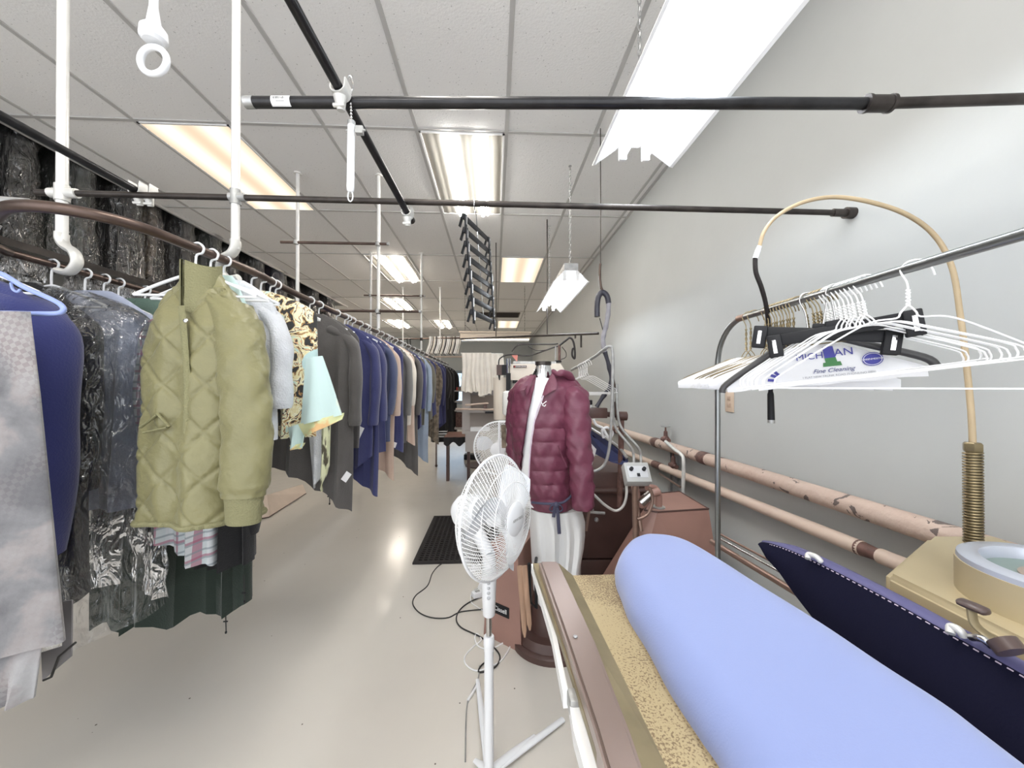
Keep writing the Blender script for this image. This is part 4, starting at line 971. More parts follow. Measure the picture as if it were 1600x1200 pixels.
# ---- beige housing with the dial
t = thing('press_control_housing', 'beige metal press housing with a round dial and a bronze spring', 'machine', PC(1.0, .7, .6)); hous = t
hz = 1.0
poly = [PC(.80, .80, hz), PC(1.12, 1.0, hz), PC(1.285, 1.0, hz), PC(1.285, .28, hz), PC(.80, .28, hz)]
bm = bmesh.new(); vs = [bm.verts.new(p) for p in poly]; f = bm.faces.new(vs); r = bmesh.ops.extrude_face_region(bm, geom=[f])
for v_ in [g_ for g_ in r['geom'] if isinstance(g_, bmesh.types.BMVert)]: v_.co.z -= .34
bmesh.ops.recalc_face_normals(bm, faces=bm.faces[:]); bmesh.ops.bevel(bm, geom=bm.edges[:], offset=.012, segments=3, affect='EDGES')
mb = MB(); bm.verts.index_update(); mb.add([v_.co.copy() for v_ in bm.verts], [[v_.index for v_ in f.verts] for f in bm.faces]); bm.free()
mb.build('casing', 'beige_metal', t)
MB().box(PC(1.03, .62, .33), (.40, .55, .66), R_, bev=.01).build('pedestal', 'brown_paint', t)
MB().tube([PC(.785, .86, .955), PC(.785, .25, .955)], .012, 8).build('trim_strip', 'copper', t)
dc = PC(.985, .655, hz); 
MB().lathe([(.134, 0), (.134, .062), (.10, .062), (.10, .0), (.0, .0)], dc, (0, 0, 1), 64).build('dial_drum', 'beige_metal', t)
M['ring_metal'] = mat('pale_grey_ring', (.55, .58, .66), .3, .4)
M['dial_green'] = mat('dial_green', (.21, .27, .25), .5); M['dial_pink'] = mat('dial_pink', (.58, .42, .33), .5); M['dial_tan'] = mat('dial_tan', (.34, .27, .22), .5)
dial = MB().lathe([(.099, .030), (.100, .056), (.103, .060), (.126, .060), (.131, .057), (.132, .050), (.132, .0), (.099, .0)], dc + Vector((0, 0, .014)), (0, 0, 1), 64, cap=False).build('dial_ring', 'ring_metal', t)
MB().lathe([(.0, .052), (.0995, .052), (.0995, .048), (0, .048)], dc, (0, 0, 1), 48).build('dial_face', 'dial_green', dial)
def sector(r0, r1, a0, a1, z, nm, mt):
    k = 24; P = []
    for i in range(k + 1): a = lerp(a0, a1, i / k); P.append(dc + (_rt * cos(a) + FH * sin(a)) * r1 + Vector((0, 0, z)))
    for i in range(k, -1, -1): a = lerp(a0, a1, i / k); P.append(dc + (_rt * cos(a) + FH * sin(a)) * r0 + Vector((0, 0, z)))
    mb = MB(); mb.v = [tuple(p) for p in P]; n_ = len(P)
    mb.f = [(i, i + 1, n_ - 2 - i, n_ - 1 - i) for i in range(k)]; mb.m = [0] * k; return mb.build(nm, mt, dial, False)
sector(.056, .098, radians(178), radians(285), .0532, 'dial_zone', 'dial_pink')
MB().lathe([(.057, .053), (.057, .055), (.0, .055)], dc, (0, 0, 1), 40).build('dial_plate', 'dial_tan', dial)
MB().lathe([(.012, .055), (.010, .064), (0, .065)], dc, (0, 0, 1), 20).box(dc + _rt * .02 + Vector((0, 0, .058)), (.05, .006, .003), R_).build('pointer', 'steel', dial)
tx_a = radians(150); tp = dc + (_rt * cos(tx_a) + FH * sin(tx_a)) * .078 + Vector((0, 0, .0535))
text('LOW', 'dial_lettering', .017, tp, (_rt * cos(radians(35)) + FH * sin(radians(35))), (-_rt * sin(radians(35)) + FH * cos(radians(35))), 'ink', dial, .0002, space=1.15)
# lever
M['lever_pad'] = mat('brown_lever_pad', (.075, .05, .045), .35)
lv = thing('press_lever', 'brown padded lever handle in front of the dial', 'lever', PC(.80, .5, hz))
h0 = PZ(1497, 938, 1.045); h1 = PZ(1545, 958, 1.045)
MB().tube([h0, h0.lerp(h1, .1), h0.lerp(h1, .5), h0.lerp(h1, .9), h1], [.006, .011, .012, .011, .006], 12, flat=.55).build('grip', 'lever_pad', lv)
arm = [h0.lerp(h1, .45) - Vector((0, 0, .006)), PZ(1523, 975, 1.02), PZ(1545, 995, 1.01), PZ(1575, 1020, 1.005)]
mb = MB(); mb.tube(catmull(arm, 5), .0085, 10, flat=.5); mb.build('arm', 'olive_groove', lv)
MB().tube([PZ(1565, 1000, 1.022), PZ(1582, 1020, 1.012)], .018, 16).build('pivot', 'lever_pad', lv)
MB().tube(catmull([PZ(1518, 996, 1.0), PZ(1535, 998, 1.012), PZ(1550, 1010, 1.005)], 5), .0055, 10).build('link', 'steel', lv)
# ---- spring and tan hose
t = thing('steam_hose_stand', 'tan arched hose rising from a bronze coil spring and ending in a black spray gun', 'hose', PC(1.17, .94, hz))
sb = PC(1.172, .945, hz); stp = PA(1523, 706, .945); stp = Vector((sb.x, sb.y, stp.z)); sb2 = Vector(sb)
turns = 32; pts = []
for i in range(turns * 14 + 1):
    a = 2 * pi * i / 14; f = i / (turns * 14); p = sb2.lerp(stp, f); pts.append(p + Vector((cos(a) * .016, sin(a) * .016, 0)))
MB().tube(pts, .0026, 6).build('coil_spring', 'brass_spring', t)
MB().tube([sb2, stp], .012, 12).build('spring_core', 'olive_groove', t)
MB().lathe([(.016, 0), (.018, .004), (.018, .020), (.015, .024)], stp, (0, 0, 1), 6).build('hex_nut', 'brass_spring', t)
hp = [PA(1521, 705, .945), PA(1517, 640, .945), PA(1509, 560, .945), PA(1500, 490, .95), PA(1488, 420, .955), PA(1462, 370, .96), PA(1420, 337, .965), PA(1365, 317, .97), PA(1305, 308, .98), PA(1255, 316, .985), PA(1215, 337, .99), PA(1194, 362, .995), PA(1186, 388, 1.0)]
hp[0] = stp + Vector((0, 0, .02))
cp = catmull(hp, 8); k = len(cp)
MB().tube(cp, [lerp(.0068, .0048, min(1, i / k * 1.1)) for i in range(k)], 14).build('hose', 'tan_hose', t)
MB().tube([PA(1187, 384, 1.0), PA(1184, 392, 1.0), PA(1180, 404, 1.0)], [.0052, .0068, .0068], 12).build('connector', 'white_plastic', t)
bl = catmull([PA(1180, 402, 1.0), PA(1181, 425, 1.005), PA(1190, 450, 1.02), PA(1197, 478, 1.06), PA(1202, 520, 1.12), PA(1204, 560, 1.15), PA(1204, 605, 1.15)], 8)
MB().tube(bl, .0058, 12).build('black_hose', 'rubber', t)
MB().tube([PA(1204, 600, 1.15), PA(1204, 612, 1.15), PA(1204, 616, 1.15), PA(1205, 656, 1.15)], [.006, .0065, .0088, .0098], 14).build('spray_handle', 'black', t)
MB().tube([PA(1205, 656, 1.15), PA(1205, 661, 1.15)], .0098, 14).build('handle_tip', 'clamp', t)
# ---- garment rack: level tube, U bend, leg
ZT = 1.622
t = thing('garment_rack', 'grey metal tube rack holding the wire hangers, its leg standing behind the blue board', 'rack', PC(.75, 1.37, 0))
def TU(d): return PC(.748, d, ZT)
pts = [TU(.18), TU(.6), TU(1.20)] + [PC(.748, 1.20 + .15 * sin(a), ZT - .15 + .15 * cos(a)) for a in [pi / 2 * i / 10 for i in range(1, 11)]] + [PC(.748, 1.352, 1.0), PC(.748, 1.352, 0)]
MB().tube(pts, .0093, 16).build('tube_frame', 'grey_tube', t)
MB().tube([TU(1.19), TU(1.225)], .0108, 14).build('joint', 'copper', t)
MB().tube([PC(.748, 1.352, 0), PC(.748, 1.352, .03)], .016, 14).build('foot', 'rubber', t)
MB().tube([TU(.18), PC(.748, .18, .0)], .0093, 12).build('near_leg', 'grey_tube', t)
# wire hangers. local frame: x along the shoulders, z up; hook centred over the tube
PHI = radians(34)
def wire_hanger_mb(w=.405, drop=.125, r=.0017, neck=0.0):
    m = MB(); h = w / 2; q = -neck
    m.tube(catmull([(0, 0, q), (0, 0, .028), (-.002, 0, .046), (-.010, 0, .068), (.0, 0, .083), (.018, 0, .083), (.030, 0, .066), (.034, 0, .052)], 6), r, 7)
    for s in (1, -1):
        m.tube([(.0025 * s * cos(i * 1.3), .0025 * s * sin(i * 1.3), .03 - i * (.0028 + neck / 11)) for i in range(12)], r, 6)
    loop = [(0, 0, q), (.010, 0, q - .012), (.016, 0, q - .022), (.05, 0, q - .026), (h * .45, 0, lerp(q - .03, -drop, .2)), (h - .018, 0, -drop + .018), (h - .004, 0, -drop + .002), (h - .006, 0, -drop - .012), (h - .025, 0, -drop - .014),
            (-h + .025, 0, -drop - .014), (-h + .006, 0, -drop - .012), (-h + .004, 0, -drop + .002), (-h + .018, 0, -drop + .018), (-h * .45, 0, lerp(q - .03, -drop, .2)), (-.05, 0, q - .026), (-.016, 0, q - .022), (-.010, 0, q - .012)]
    m.tube(catmull(loop, 4, True), r, 7, closed=True); return m
axw = (_rt * cos(PHI) - FH * sin(PHI)); RZ = math.atan2(axw.y, axw.x)
whd = wire_hanger_mb(drop=.118).data('wire_hanger', 'wire_white')
whl = wire_hanger_mb(w=.42, drop=.142).data('wire_hanger', 'wire_white')
ghd = wire_hanger_mb(.39, .140, .0015, .040).data('wire_hanger_bronze', 'brass_spring')
NECK = ZT + .0093 - .080
def put_wire(d, data, label, group, rz=RZ, roll=0, name='wire_hanger', dz=0):
    o = bpy.data.objects.new(name, data); C.objects.link(o); p = TU(d); o.location = (p.x, p.y, NECK + dz)
    # the roll swings the shoulders round the hook point on the tube
    o.rotation_euler = (0, radians(roll), rz)
    R0 = Matrix.Rotation(rz, 3, 'Z') @ Matrix.Rotation(radians(roll), 3, 'Y'); hp_ = V3((.008, 0, .080)); o.location = V3((p.x, p.y, NECK + dz)) + V3((0, 0, .080)) - R0 @ V3((0, 0, .080))
    tag(o, label, 'hanger', group); return o
V3 = Vector
for i, d in enumerate((.80, .812, .823, .834, .845, .856, .868, .88, .89)):
    put_wire(d, whd, 'bare white wire hanger in the tight bunch at the middle of the rack', 'bare white wire hangers bunched on the rack', RZ + radians([0, 2, -1, 1.5, 3, -2, 1, 4, 2][i]), [-8, -9, -7.5, -8.5, -8, -7, -9, -8, -7.5][i])
put_wire(.70, whl, 'single white wire hanger nearest the camera, hanging alone on the rack tube', None, RZ - radians(4))
M['cape_paper'] = mat('white_cape_paper', (.80, .80, .81), .6, bump=.25, bscale=14)
def cape_data(w, ztop, zc, zb, puff=.006):
    m = MB(); h = w / 2; n_ = 24
    xs = [lerp(-h, h, i / n_) for i in range(n_ + 1)]
    top = [pw([-h, -h * .5, -.04, .04, h * .5, h], [zc, lerp(ztop, zc, .36), ztop, ztop, lerp(ztop, zc, .36), zc], x) for x in xs]
    for sgn in (1, -1):
        rows = []
        for j in range(5):
            f = j / 4
            for i, x in enumerate(xs):
                z = lerp(top[i], zb - .0015 * sin(i * 1.1), f); rows.append((x, sgn * (.002 + puff * sin(pi * f) * (1 - abs(x) / h * .5) + .0012 * sin(i * .9 + j)), z))
        m.add(rows, [(j * (n_ + 1) + i, j * (n_ + 1) + i + 1, (j + 1) * (n_ + 1) + i + 1, (j + 1) * (n_ + 1) + i) for j in range(4) for i in range(n_)])
    return m
capd = cape_data(.40, -.062, -.136, -.158).data('paper_cape', 'cape_paper')
for i, d in enumerate((.985, .997, 1.009, 1.021, 1.033, 1.045, 1.057, 1.069, 1.081, 1.095, 1.16, 1.185)):
    o = put_wire(d, ghd, 'bronze wire hanger with a plain white paper cape at the far end of the rack', 'caped paper hangers at the far end of the rack', RZ + radians([0, 1, -1, 2, .5, -1, 1, 2, 0, 1, 3, 2][i]), [0, 1, -1, .5, 0, 1, -.5, 0, .5, 0, 1, 0][i], name='caped_hanger')
    c = bpy.data.objects.new('paper_cape', capd); C.objects.link(c); c.parent = o
ghb = wire_hanger_mb(.13, .034, .0015, .006).data('wire_hanger_bronze', 'brass_spring')
for i, d in enumerate((.905, .916, .928)):
    put_wire(d, ghb, 'bare bronze wire hanger between the white bunch and the paper capes', 'bronze hanger hooks beside the white bunch', RZ, -5)
pc = put_wire(.95, ghb, 'wire hanger with the printed white cape showing blue and green lettering', None, RZ, -6, name='caped_hanger')
pcape = bpy.data.objects.new('printed_cape', cape_data(.39, -.048, -.128, -.150, .004).data('printed_cape', 'cape_paper')); C.objects.link(pcape); pcape.parent = pc
M['ink_blue'] = mat('print_blue', (.05, .05, .30), .6); M['ink_green'] = mat('print_green', (.05, .20, .06), .6); M['ink_grey'] = mat('print_grey', (.3, .3, .32), .6); M['ink_navy'] = mat('print_dark_blue', (.05, .06, .2), .6)
YC = -.0085
def on_cape(s, size, x, z, m, nm, shear=0, space=1.0, y=YC):
    o = text(s, nm, size, (x, y, z), (1, 0, 0), (0, 0, 1), m, None, .0002, shear=shear, space=space); o.parent = pcape; return o
X0 = .030
on_cape('MICH', .0225, X0 - .037, -.078, 'ink_blue', 'lettering'); on_cape('AN', .025, X0 + .029, -.076, 'ink_blue', 'lettering')
MB().add([(X0 + x, YC, z) for x, z in ((-.010, -.058), (.010, -.058), (.013, -.086), (-.008, -.086))], [(0, 1, 2, 3)]).build('print_block', 'ink_blue', None, False).parent = pcape
MB().add([(X0 + x, YC, z) for x, z in ((-.008, -.086), (.013, -.086), (.015, -.097), (.021, -.097), (.023, -.107), (-.013, -.107), (-.012, -.097), (-.007, -.097))], [(0, 1, 2, 3, 4, 5, 6, 7)]).build('print_tower', 'ink_green', None, False).parent = pcape
on_cape('Fine Cleaning', .0145, X0 + .005, -.117, 'ink_navy', 'lettering', shear=.35)
on_cape('1 FLAT NEW TRUNK ROAD PHONE/NO 0800', .0068, X0 + .012, -.130, 'ink_grey', 'lettering')
BX, BZ = X0 + .078, -.100
MB().grid(lambda u, v: Vector((BX + v * .0185 * cos(2 * pi * u), YC, BZ + v * .016 * sin(2 * pi * u))), 28, 2, True).build('round_badge', 'ink_blue', None, False).parent = pcape
on_cape('GREENMEISTER', .0056, BX, BZ, 'paper', 'lettering', y=YC - .0006)
o = MB().grid(lambda u, v: Vector((BX + lerp(.0155, .0165, v) * cos(2 * pi * u), YC - .0005, BZ + lerp(.013, .014, v) * sin(2 * pi * u))), 28, 1, True).build('badge_ring', 'paper', None, False); o.parent = pcape
for (x, z, a) in ((-.085, -.118, .5), (-.092, -.128, .2), (-.078, -.112, .9)):
    o = MB().box((x, YC, z), (.014, .0006, .007), Matrix.Rotation(a, 3, 'Y')).build('print_leaf', 'ink_blue', None, False); o.parent = pcape
def black_hanger(d, label, w, rz, roll, dz):
    p = TU(d); t = thing('trouser_hanger', label, 'hanger', (0, 0, 0))
    m = MB(); m.box((0, 0, -.045), (w, .009, .028), bev=.003); m.box((0, 0, -.028), (.04, .009, .016), bev=.003); m.build('bar', 'black', t)
    for s in (-1, 1):
        q = MB(); q.box((s * (w / 2 - .012), -.009, -.058), (.030, .006, .056), bev=.003); q.box((s * (w / 2 - .012), .009, -.058), (.030, .006, .056), bev=.003); q.build('clip', 'black', t)
        MB().box((s * (w / 2 - .011), -.0135, -.060), (.009, .003, .034), bev=.001).build('spring', 'chrome', t)
    MB().tube(catmull([(0, 0, -.02), (0, 0, .03), (-.008, 0, .066 - dz), (.0, 0, .083 - dz), (.018, 0, .083 - dz), (.028, 0, .066 - dz)], 6), .0017, 7).build('hook', 'steel', t)
    t.location = (p.x, p.y, NECK + dz); t.rotation_euler = (0, radians(roll), rz); return t
black_hanger(.888, 'black trouser clip hanger tilting down to the right, farther of the two', .27, RZ, 7, .018)
black_hanger(.862, 'black trouser clip hanger tilting up to the right, nearer of the two', .265, RZ - radians(4), -8, .022)
t = thing('suit_hanger', 'thick dark plastic suit hanger framing the printed paper cape', 'hanger', (0, 0, 0))
h = .205; pts = catmull([(-h, .0, -.150), (-h + .012, 0, -.128), (-h * .55, 0, -.076), (-.05, 0, -.038), (0, 0, -.032), (.05, 0, -.038), (h * .55, 0, -.068), (h - .012, 0, -.108), (h + .005, 0, -.130)], 5)
MB().tube(pts, .0085, 10, flat=.9).build('shoulders', mat('dark_grey_plastic', (.05, .048, .048), .4), t)
MB().tube(catmull([(0, 0, -.045), (0, 0, .03), (-.008, 0, .066), (.0, 0, .083), (.018, 0, .083), (.028, 0, .066)], 6), .0017, 7).build('hook', 'steel', t)
p = TU(.94); t.location = (p.x, p.y, NECK); t.rotation_euler = (0, radians(-6), RZ)
# ---- steam pipes on the wall
M['pipe_wrap'] = mat('cream_pipe_lagging', (.50, .385, .32), .65, col2=(.45, .33, .27), vscale=7, fac=(.25, .6), bump=.5, bscale=35)
nt = M['pipe_wrap'].node_tree; N = nt.nodes; L = nt.links   # peeled dark flakes of the old wrapping
b = N['Principled BSDF']; tc = N['Texture Coordinate']; n_ = N.new('ShaderNodeTexNoise'); n_.inputs['Scale'].default_value = 16; n_.inputs['Detail'].default_value = 7; n_.inputs['Distortion'].default_value = .8; L.new(tc.outputs['Object'], n_.inputs['Vector'])
g1 = N.new('ShaderNodeMath'); g1.operation = 'GREATER_THAN'; g1.inputs[1].default_value = .615; L.new(n_.outputs[0], g1.inputs[0])
mx = N.new('ShaderNodeMix'); mx.data_type = 'RGBA'; L.new(g1.outputs[0], mx.inputs[0]); L.new(b.inputs['Base Color'].links[0].from_socket, mx.inputs[6]); mx.inputs[7].default_value = (.13, .10, .09, 1); L.new(mx.outputs[2], b.inputs['Base Color'])
M['pipe_wrap2'] = mat('smooth_cream_lagging', (.58, .46, .38), .6, col2=(.55, .42, .34), vscale=5, fac=(.3, .6), bump=.2, bscale=25)
M['rust'] = mat('rusty_joint', (.16, .08, .065), .6, var=.5, vscale=30)
xU = XR - .055
def UP(u, v, x=xU): return PX(u, v, x)
t = thing('steam_pipe', 'thick flaking cream steam pipe, upper of the two along the right wall', 'pipe', (xU, 2, .95))
uA = Vector((xU, .62, .972)); uB = PX(1300, 780, xU); uC = Vector((xU, 3.9, .925)); uD = Vector((xU, 7.5, .90))
def onU(y): return Vector((xU, y, lerp(uB.z, .925, (y - uB.y) / (3.9 - uB.y))))
MB().tube([onU(.75), onU(1.4), onU(2.2), onU(2.93)], .037, 20).build('lagging', 'pipe_wrap', t)
MB().tube([onU(3.04), onU(3.9)], .035, 20).build('lagging', 'pipe_wrap2', t); MB().tube([onU(4.0), onU(7.5)], .035, 16).build('lagging', 'pipe_wrap2', t)
for y in (2.97, 3.98, 2.28): MB().tube([onU(y - .045), onU(y - .03), onU(y + .03), onU(y + .045)], [.037, .040, .040, .037], 16).build('joint', 'rust', t)
t = thing('steam_pipe', 'thinner smooth cream steam pipe, lower of the two along the right wall', 'pipe', (xU, 2, .8))
lB = PX(1300, 838, xU); lC = PX(1000, 716, xU)
def onL(y): return lB.lerp(lC, (y - lB.y) / (lC.y - lB.y))
yj = PX(1362, 873, xU).y
MB().tube([onL(.7), onL(yj - .03)], .026, 18).build('lagging', 'pipe_wrap2', t); MB().tube([onL(yj + .03), onL(2.9)], .027, 18).build('lagging', 'pipe_wrap2', t); MB().tube([onL(3.0), onL(7)], .026, 14).build('lagging', 'pipe_wrap2', t)
MB().tube([onL(yj - .045), onL(yj - .04), onL(yj - .01), onL(yj + .03), onL(yj + .045)], [.021, .022, .022, .026, .028], 16).build('joint', 'rust', t)
MB().tube([onL(2.88), onL(3.02)], .030, 14).build('joint', 'rust', t)
# valve on the upper pipe
def valve(y, on, lab, sc=1.0, wheel=True):
    t = thing('steam_valve', lab, 'valve', on(y)); c = on(y) + Vector((-.0, 0, .04))
    MB().sphere(c + Vector((0, 0, .01)), .032 * sc, 12).tube([c + Vector((0, -.05, .005)), c + Vector((0, .05, .005))], .02 * sc, 12).build('body', 'rust', t)
    MB().tube([c, c + Vector((0, 0, .07)), c + Vector((0, 0, .075)), c + Vector((0, 0, .11))], [.018, .014, .007, .006], 10).build('stem', 'rust', t)
    if wheel:
        w = c + Vector((0, 0, .11)); mb = MB().tube([w + Vector((cos(a) * .032, sin(a) * .032, 0)) for a in [2 * pi * k / 18 for k in range(18)]], .005, 7, closed=True)
        for a in (0, 2 * pi / 3, 4 * pi / 3): mb.tube([w, w + Vector((cos(a) * .032, sin(a) * .032, 0))], .004, 6)
        mb.build('handwheel', 'clamp', t)
    return t
yv = PX(1040, 690, xU).y
valve(yv, onU, 'rusty valve with a small grey handwheel on the upper steam pipe', .9)
t = valve(PX(1052, 730, xU).y, onL, 'rusty pipe tee on the lower steam pipe under the valve', .8, False)
# pale conduit from the valve down
t = thing('conduit', 'pale grey conduit bending down from the valve behind the pink brown machine', 'pipe', PX(1068, 720, xU - .05))
MB().tube(catmull([PX(1040, 690, xU - .04), PX(1055, 703, xU - .05), PX(1064, 710, xU - .055), PX(1068, 722, xU - .055), PX(1067, 775, xU - .055)], 5), .012, 10).build('tube', 'clamp_white', t)
t = thing('strut_channel', 'grey vertical steel strut holding the steam pipes to the wall', 'bracket', (XR - .02, 3.0, .4))
for dy in (-.0, .07): MB().box2((XR - .03, 2.72 + dy, .0), (XR - .006, 2.75 + dy, .90)).build('channel', 'galv', t, False)
MB().tube([onL(2.75) + Vector((-.06, -.28, -.05)), onL(2.75) + Vector((-.03, .1, -.05))], .008, 8).build('support_rod', 'copper', t)
# wall socket
t = thing('wall_outlet', 'beige wall outlet below the paper capes', 'outlet', PX(1141, 628, XR))
c = PX(1141, 628, XR); M['outlet'] = mat('outlet_beige', (.60, .47, .36), .45)
MB().box(c + Vector((-.004, 0, 0)), (.008, .075, .118), bev=.003).build('plate', 'outlet', t)
for s in (-1, 1): MB().box(c + Vector((-.009, 0, s * .02)), (.003, .03, .026), bev=.001).box(c + Vector((-.0115, -.006, s * .02)), (.001, .002, .008)).box(c + Vector((-.0115, .006, s * .02)), (.001, .002, .008)).build('socket', mat('socket_tan', (.45, .33, .25), .4), t)
# ================================================================ middle: machine, finisher, fans, floor things
V = Vector
# ---- pink brown machine with slanted sides
t = thing('pink_brown_press_base', 'pink brown steel machine with sloping sides behind the blue board', 'machine', PC(.72, 2.1, 0))
zt = .73
top = [PZ(1007, 797, zt), PZ(1027, 800, zt), PZ(1107, 795, zt), PZ(1062, 768, zt), PZ(1020, 772, zt)]
bf = [PC(.44, 1.93, 0), PC(.52, 1.85, 0), PC(1.10, 1.85, 0), PC(1.10, 2.45, 0), PC(.50, 2.45, 0)]
mb = MB(); k = 5; mb.add(top + bf, [(0, 1, 2, 3, 4), (9, 8, 7, 6, 5)] + [(i, (i + 1) % k, k + (i + 1) % k, k + i) for i in range(k)]); mb.build('casing', 'pinkbrown', t, False)
mb = MB()
for i in range(5): mb.tube([top[i], top[(i + 1) % 5]], .005, 6)
mb.build('rim_flange', 'brown_paint', t)
c = PC(.80, 1.62, .55)
MB().tube([c, c + FH * .2], .10, 28).build('motor_drum', 'copper', t); MB().tube([c - FH * .015, c], .085, 28).build('drum_cap', 'pinkbrown', t)
e0 = PZ(1029, 793, zt)
MB().tube(catmull([e0, e0 + V((0, 0, .07)), e0 + V((-.02, 0, .105)), e0 + V((-.07, -.01, .115))], 5), .018, 12).build('exhaust_pipe', 'pinkbrown', t)
MB().lathe([(.035, 0), (.035, .006), (.02, .008)], e0, (0, 0, 1), 16).build('flange', 'clamp', t)
a = PA(1003, 790, 1.95); 
MB().tube(catmull([PA(992, 760, 1.95), PA(996, 780, 1.95), PA(1005, 788, 1.94), PA(1018, 772, 1.94), PA(1030, 768, 1.94)], 6), .020, 12).build('elbow_pipe', 'pinkbrown', t)
MB().tube([PA(1001, 786, 1.93), PA(1017, 772, 1.93)], .024, 14).build('cylinder', 'steel', t)
MB().tube(catmull([PA(1015, 762, 1.9), PA(1020, 780, 1.9), PA(1014, 800, 1.9), PA(1005, 808, 1.9), PA(996, 811, 1.9)], 6), .008, 10).build('curved_handle', 'copper', t)
MB().tube(catmull([PA(994, 788, 1.93), PA(998, 806, 1.92), PA(1002, 830, 1.9)], 4), .010, 10).build('linkage_rod', 'copper', t)
# ---- grey control box on a stand
t = thing('control_box', 'light grey control box with two black knobs and a switch', 'control box', PA(995, 750, 1.9))
cb = PA(994, 741, 1.9); tx = _rt; ty = (V((0, 0, 1)) * .8 + FH * .6).normalized(); tn = tx.cross(ty)
RB = Matrix((tx, ty, tn)).transposed(); M['box_grey'] = mat('control_grey', (.38, .38, .37), .4); M['panel_grey'] = mat('panel_grey', (.50, .51, .53), .35)
MB().box(cb, (.125, .105, .06), RB, bev=.004).build('enclosure', 'box_grey', t)
MB().box(cb + tn * .031, (.098, .062, .003), RB, bev=.001).build('panel', 'panel_grey', t)
for s in (-1, 1): MB().lathe([(.010, 0), (.009, .016), (0, .017)], cb + tx * .032 * s + ty * .012 + tn * .032, tn, 16).build('knob', 'black', t)
MB().box(cb - ty * .018 + tn * .034, (.014, .016, .006), RB).build('switch', 'black', t)
MB().tube([cb - ty * .03 - tn * .02, cb - V((0, 0, .09)) + FH * .02, PC(.66, 1.95, .0)], .016, 10).build('post', 'copper', t)
# ---- second rack in the middle distance, grey bent tube
t = thing('garment_rack', 'smaller grey tube rack beyond the jacket with a curled foot', 'rack', PA(957, 700, 2.35))
r_ = catmull([PA(893, 578, 2.75), PA(925, 560, 2.5), PA(943, 547, 2.38), PA(952, 541, 2.35), PA(957, 550, 2.35), PA(957, 600, 2.35), PA(955, 660, 2.35), PA(952, 700, 2.35), PA(945, 725, 2.35), PA(930, 736, 2.35), PA(905, 738, 2.35)], 7)
MB().tube(r_, .010, 14).build('tube_frame', 'clamp', t)
MB().tube([r_[-1], V((r_[-1].x, r_[-1].y, 0))], .010, 10).build('leg', 'clamp', t)
for i in range(5):
    o = bpy.data.objects.new('wire_hanger', whd); C.objects.link(o); p = PA(905 + i * 3, 572 - i * 1.5, 2.62 - .03 * i); o.location = (p.x, p.y, p.z - .07); o.rotation_euler = (0, 0, RZ)
    tag(o, 'small white wire hanger bunched on the rack behind the maroon jacket', 'hanger', 'white hangers behind the maroon jacket')
# two pale tubes bending down to the wall pipes
for i, (dx, lab) in enumerate(((0, 'left'), (11, 'right'))):
    t = thing('bent_conduit', '%s one of the two pale bent tubes beside the second rack' % lab, 'pipe', PA(962 + dx, 660, 2.4))
    MB().tube(catmull([PA(957 + dx * .6, 560 + 40 * i, 2.4), PA(958 + dx * .6, 640, 2.4), PA(962 + dx * .8, 668, 2.4), PA(985 + dx, 698, 2.35), PA(990 + dx, 712, 2.35), PA(990 + dx, 730, 2.3)], 6), .0085, 10).build('tube', 'clamp', t)
# brown boom with valve block
t = thing('steam_boom', 'brown steel arm with a black air valve on top beside the jacket', 'machine part', PA(935, 645, 2.5))
R2 = Matrix((_rt, FH, V((0, 0, 1)))).transposed()
MB().box(PA(929, 645, 2.5), (.16, .06, .068), R2, bev=.004).build('box_beam', 'brown_paint', t)
MB().tube([PA(945, 647, 2.5), PA(980, 650, 2.5)], .018, 12).tube([PA(963, 650, 2.49), PA(979, 650, 2.49)], .030, 14).build('cross_tube', 'brown_paint', t)
MB().tube([PA(971, 652, 2.5), PA(970, 720, 2.5), PA(968, 792, 2.5)], .019, 12).build('upright', 'rust', t)
MB().tube([PA(962, 628, 2.48), PA(962, 648, 2.48)], .012, 10).build('fitting', 'brown_pipe', t)
MB().tube(catmull([PA(962, 630, 2.48), PA(963, 615, 2.48), PA(960, 600, 2.48), PA(957, 585, 2.48)], 5), .006, 8).build('cable', 'brown_pipe', t)
vb = PA(921, 632, 2.5)
MB().box(vb + V((0, 0, .015)), (.034, .034, .03), R2, bev=.004).build('valve_knob', 'black', t); MB().box(vb - V((0, 0, .018)), (.045, .04, .035), R2, bev=.004).build('valve_body', 'steel', t)
# white flexible hose with loop
t = thing('white_hose', 'short white hose with a loop under the brown arm', 'hose', PA(930, 665, 2.4))
MB().tube(catmull([PA(927, 655, 2.4), PA(932, 664, 2.4), PA(942, 669, 2.4), PA(947, 678, 2.4), PA(953, 684, 2.4), PA(957, 676, 2.4), PA(949, 668, 2.4), PA(941, 672, 2.4), PA(943, 684, 2.42)], 6), .0085, 10).build('hose', 'white_plastic', t)
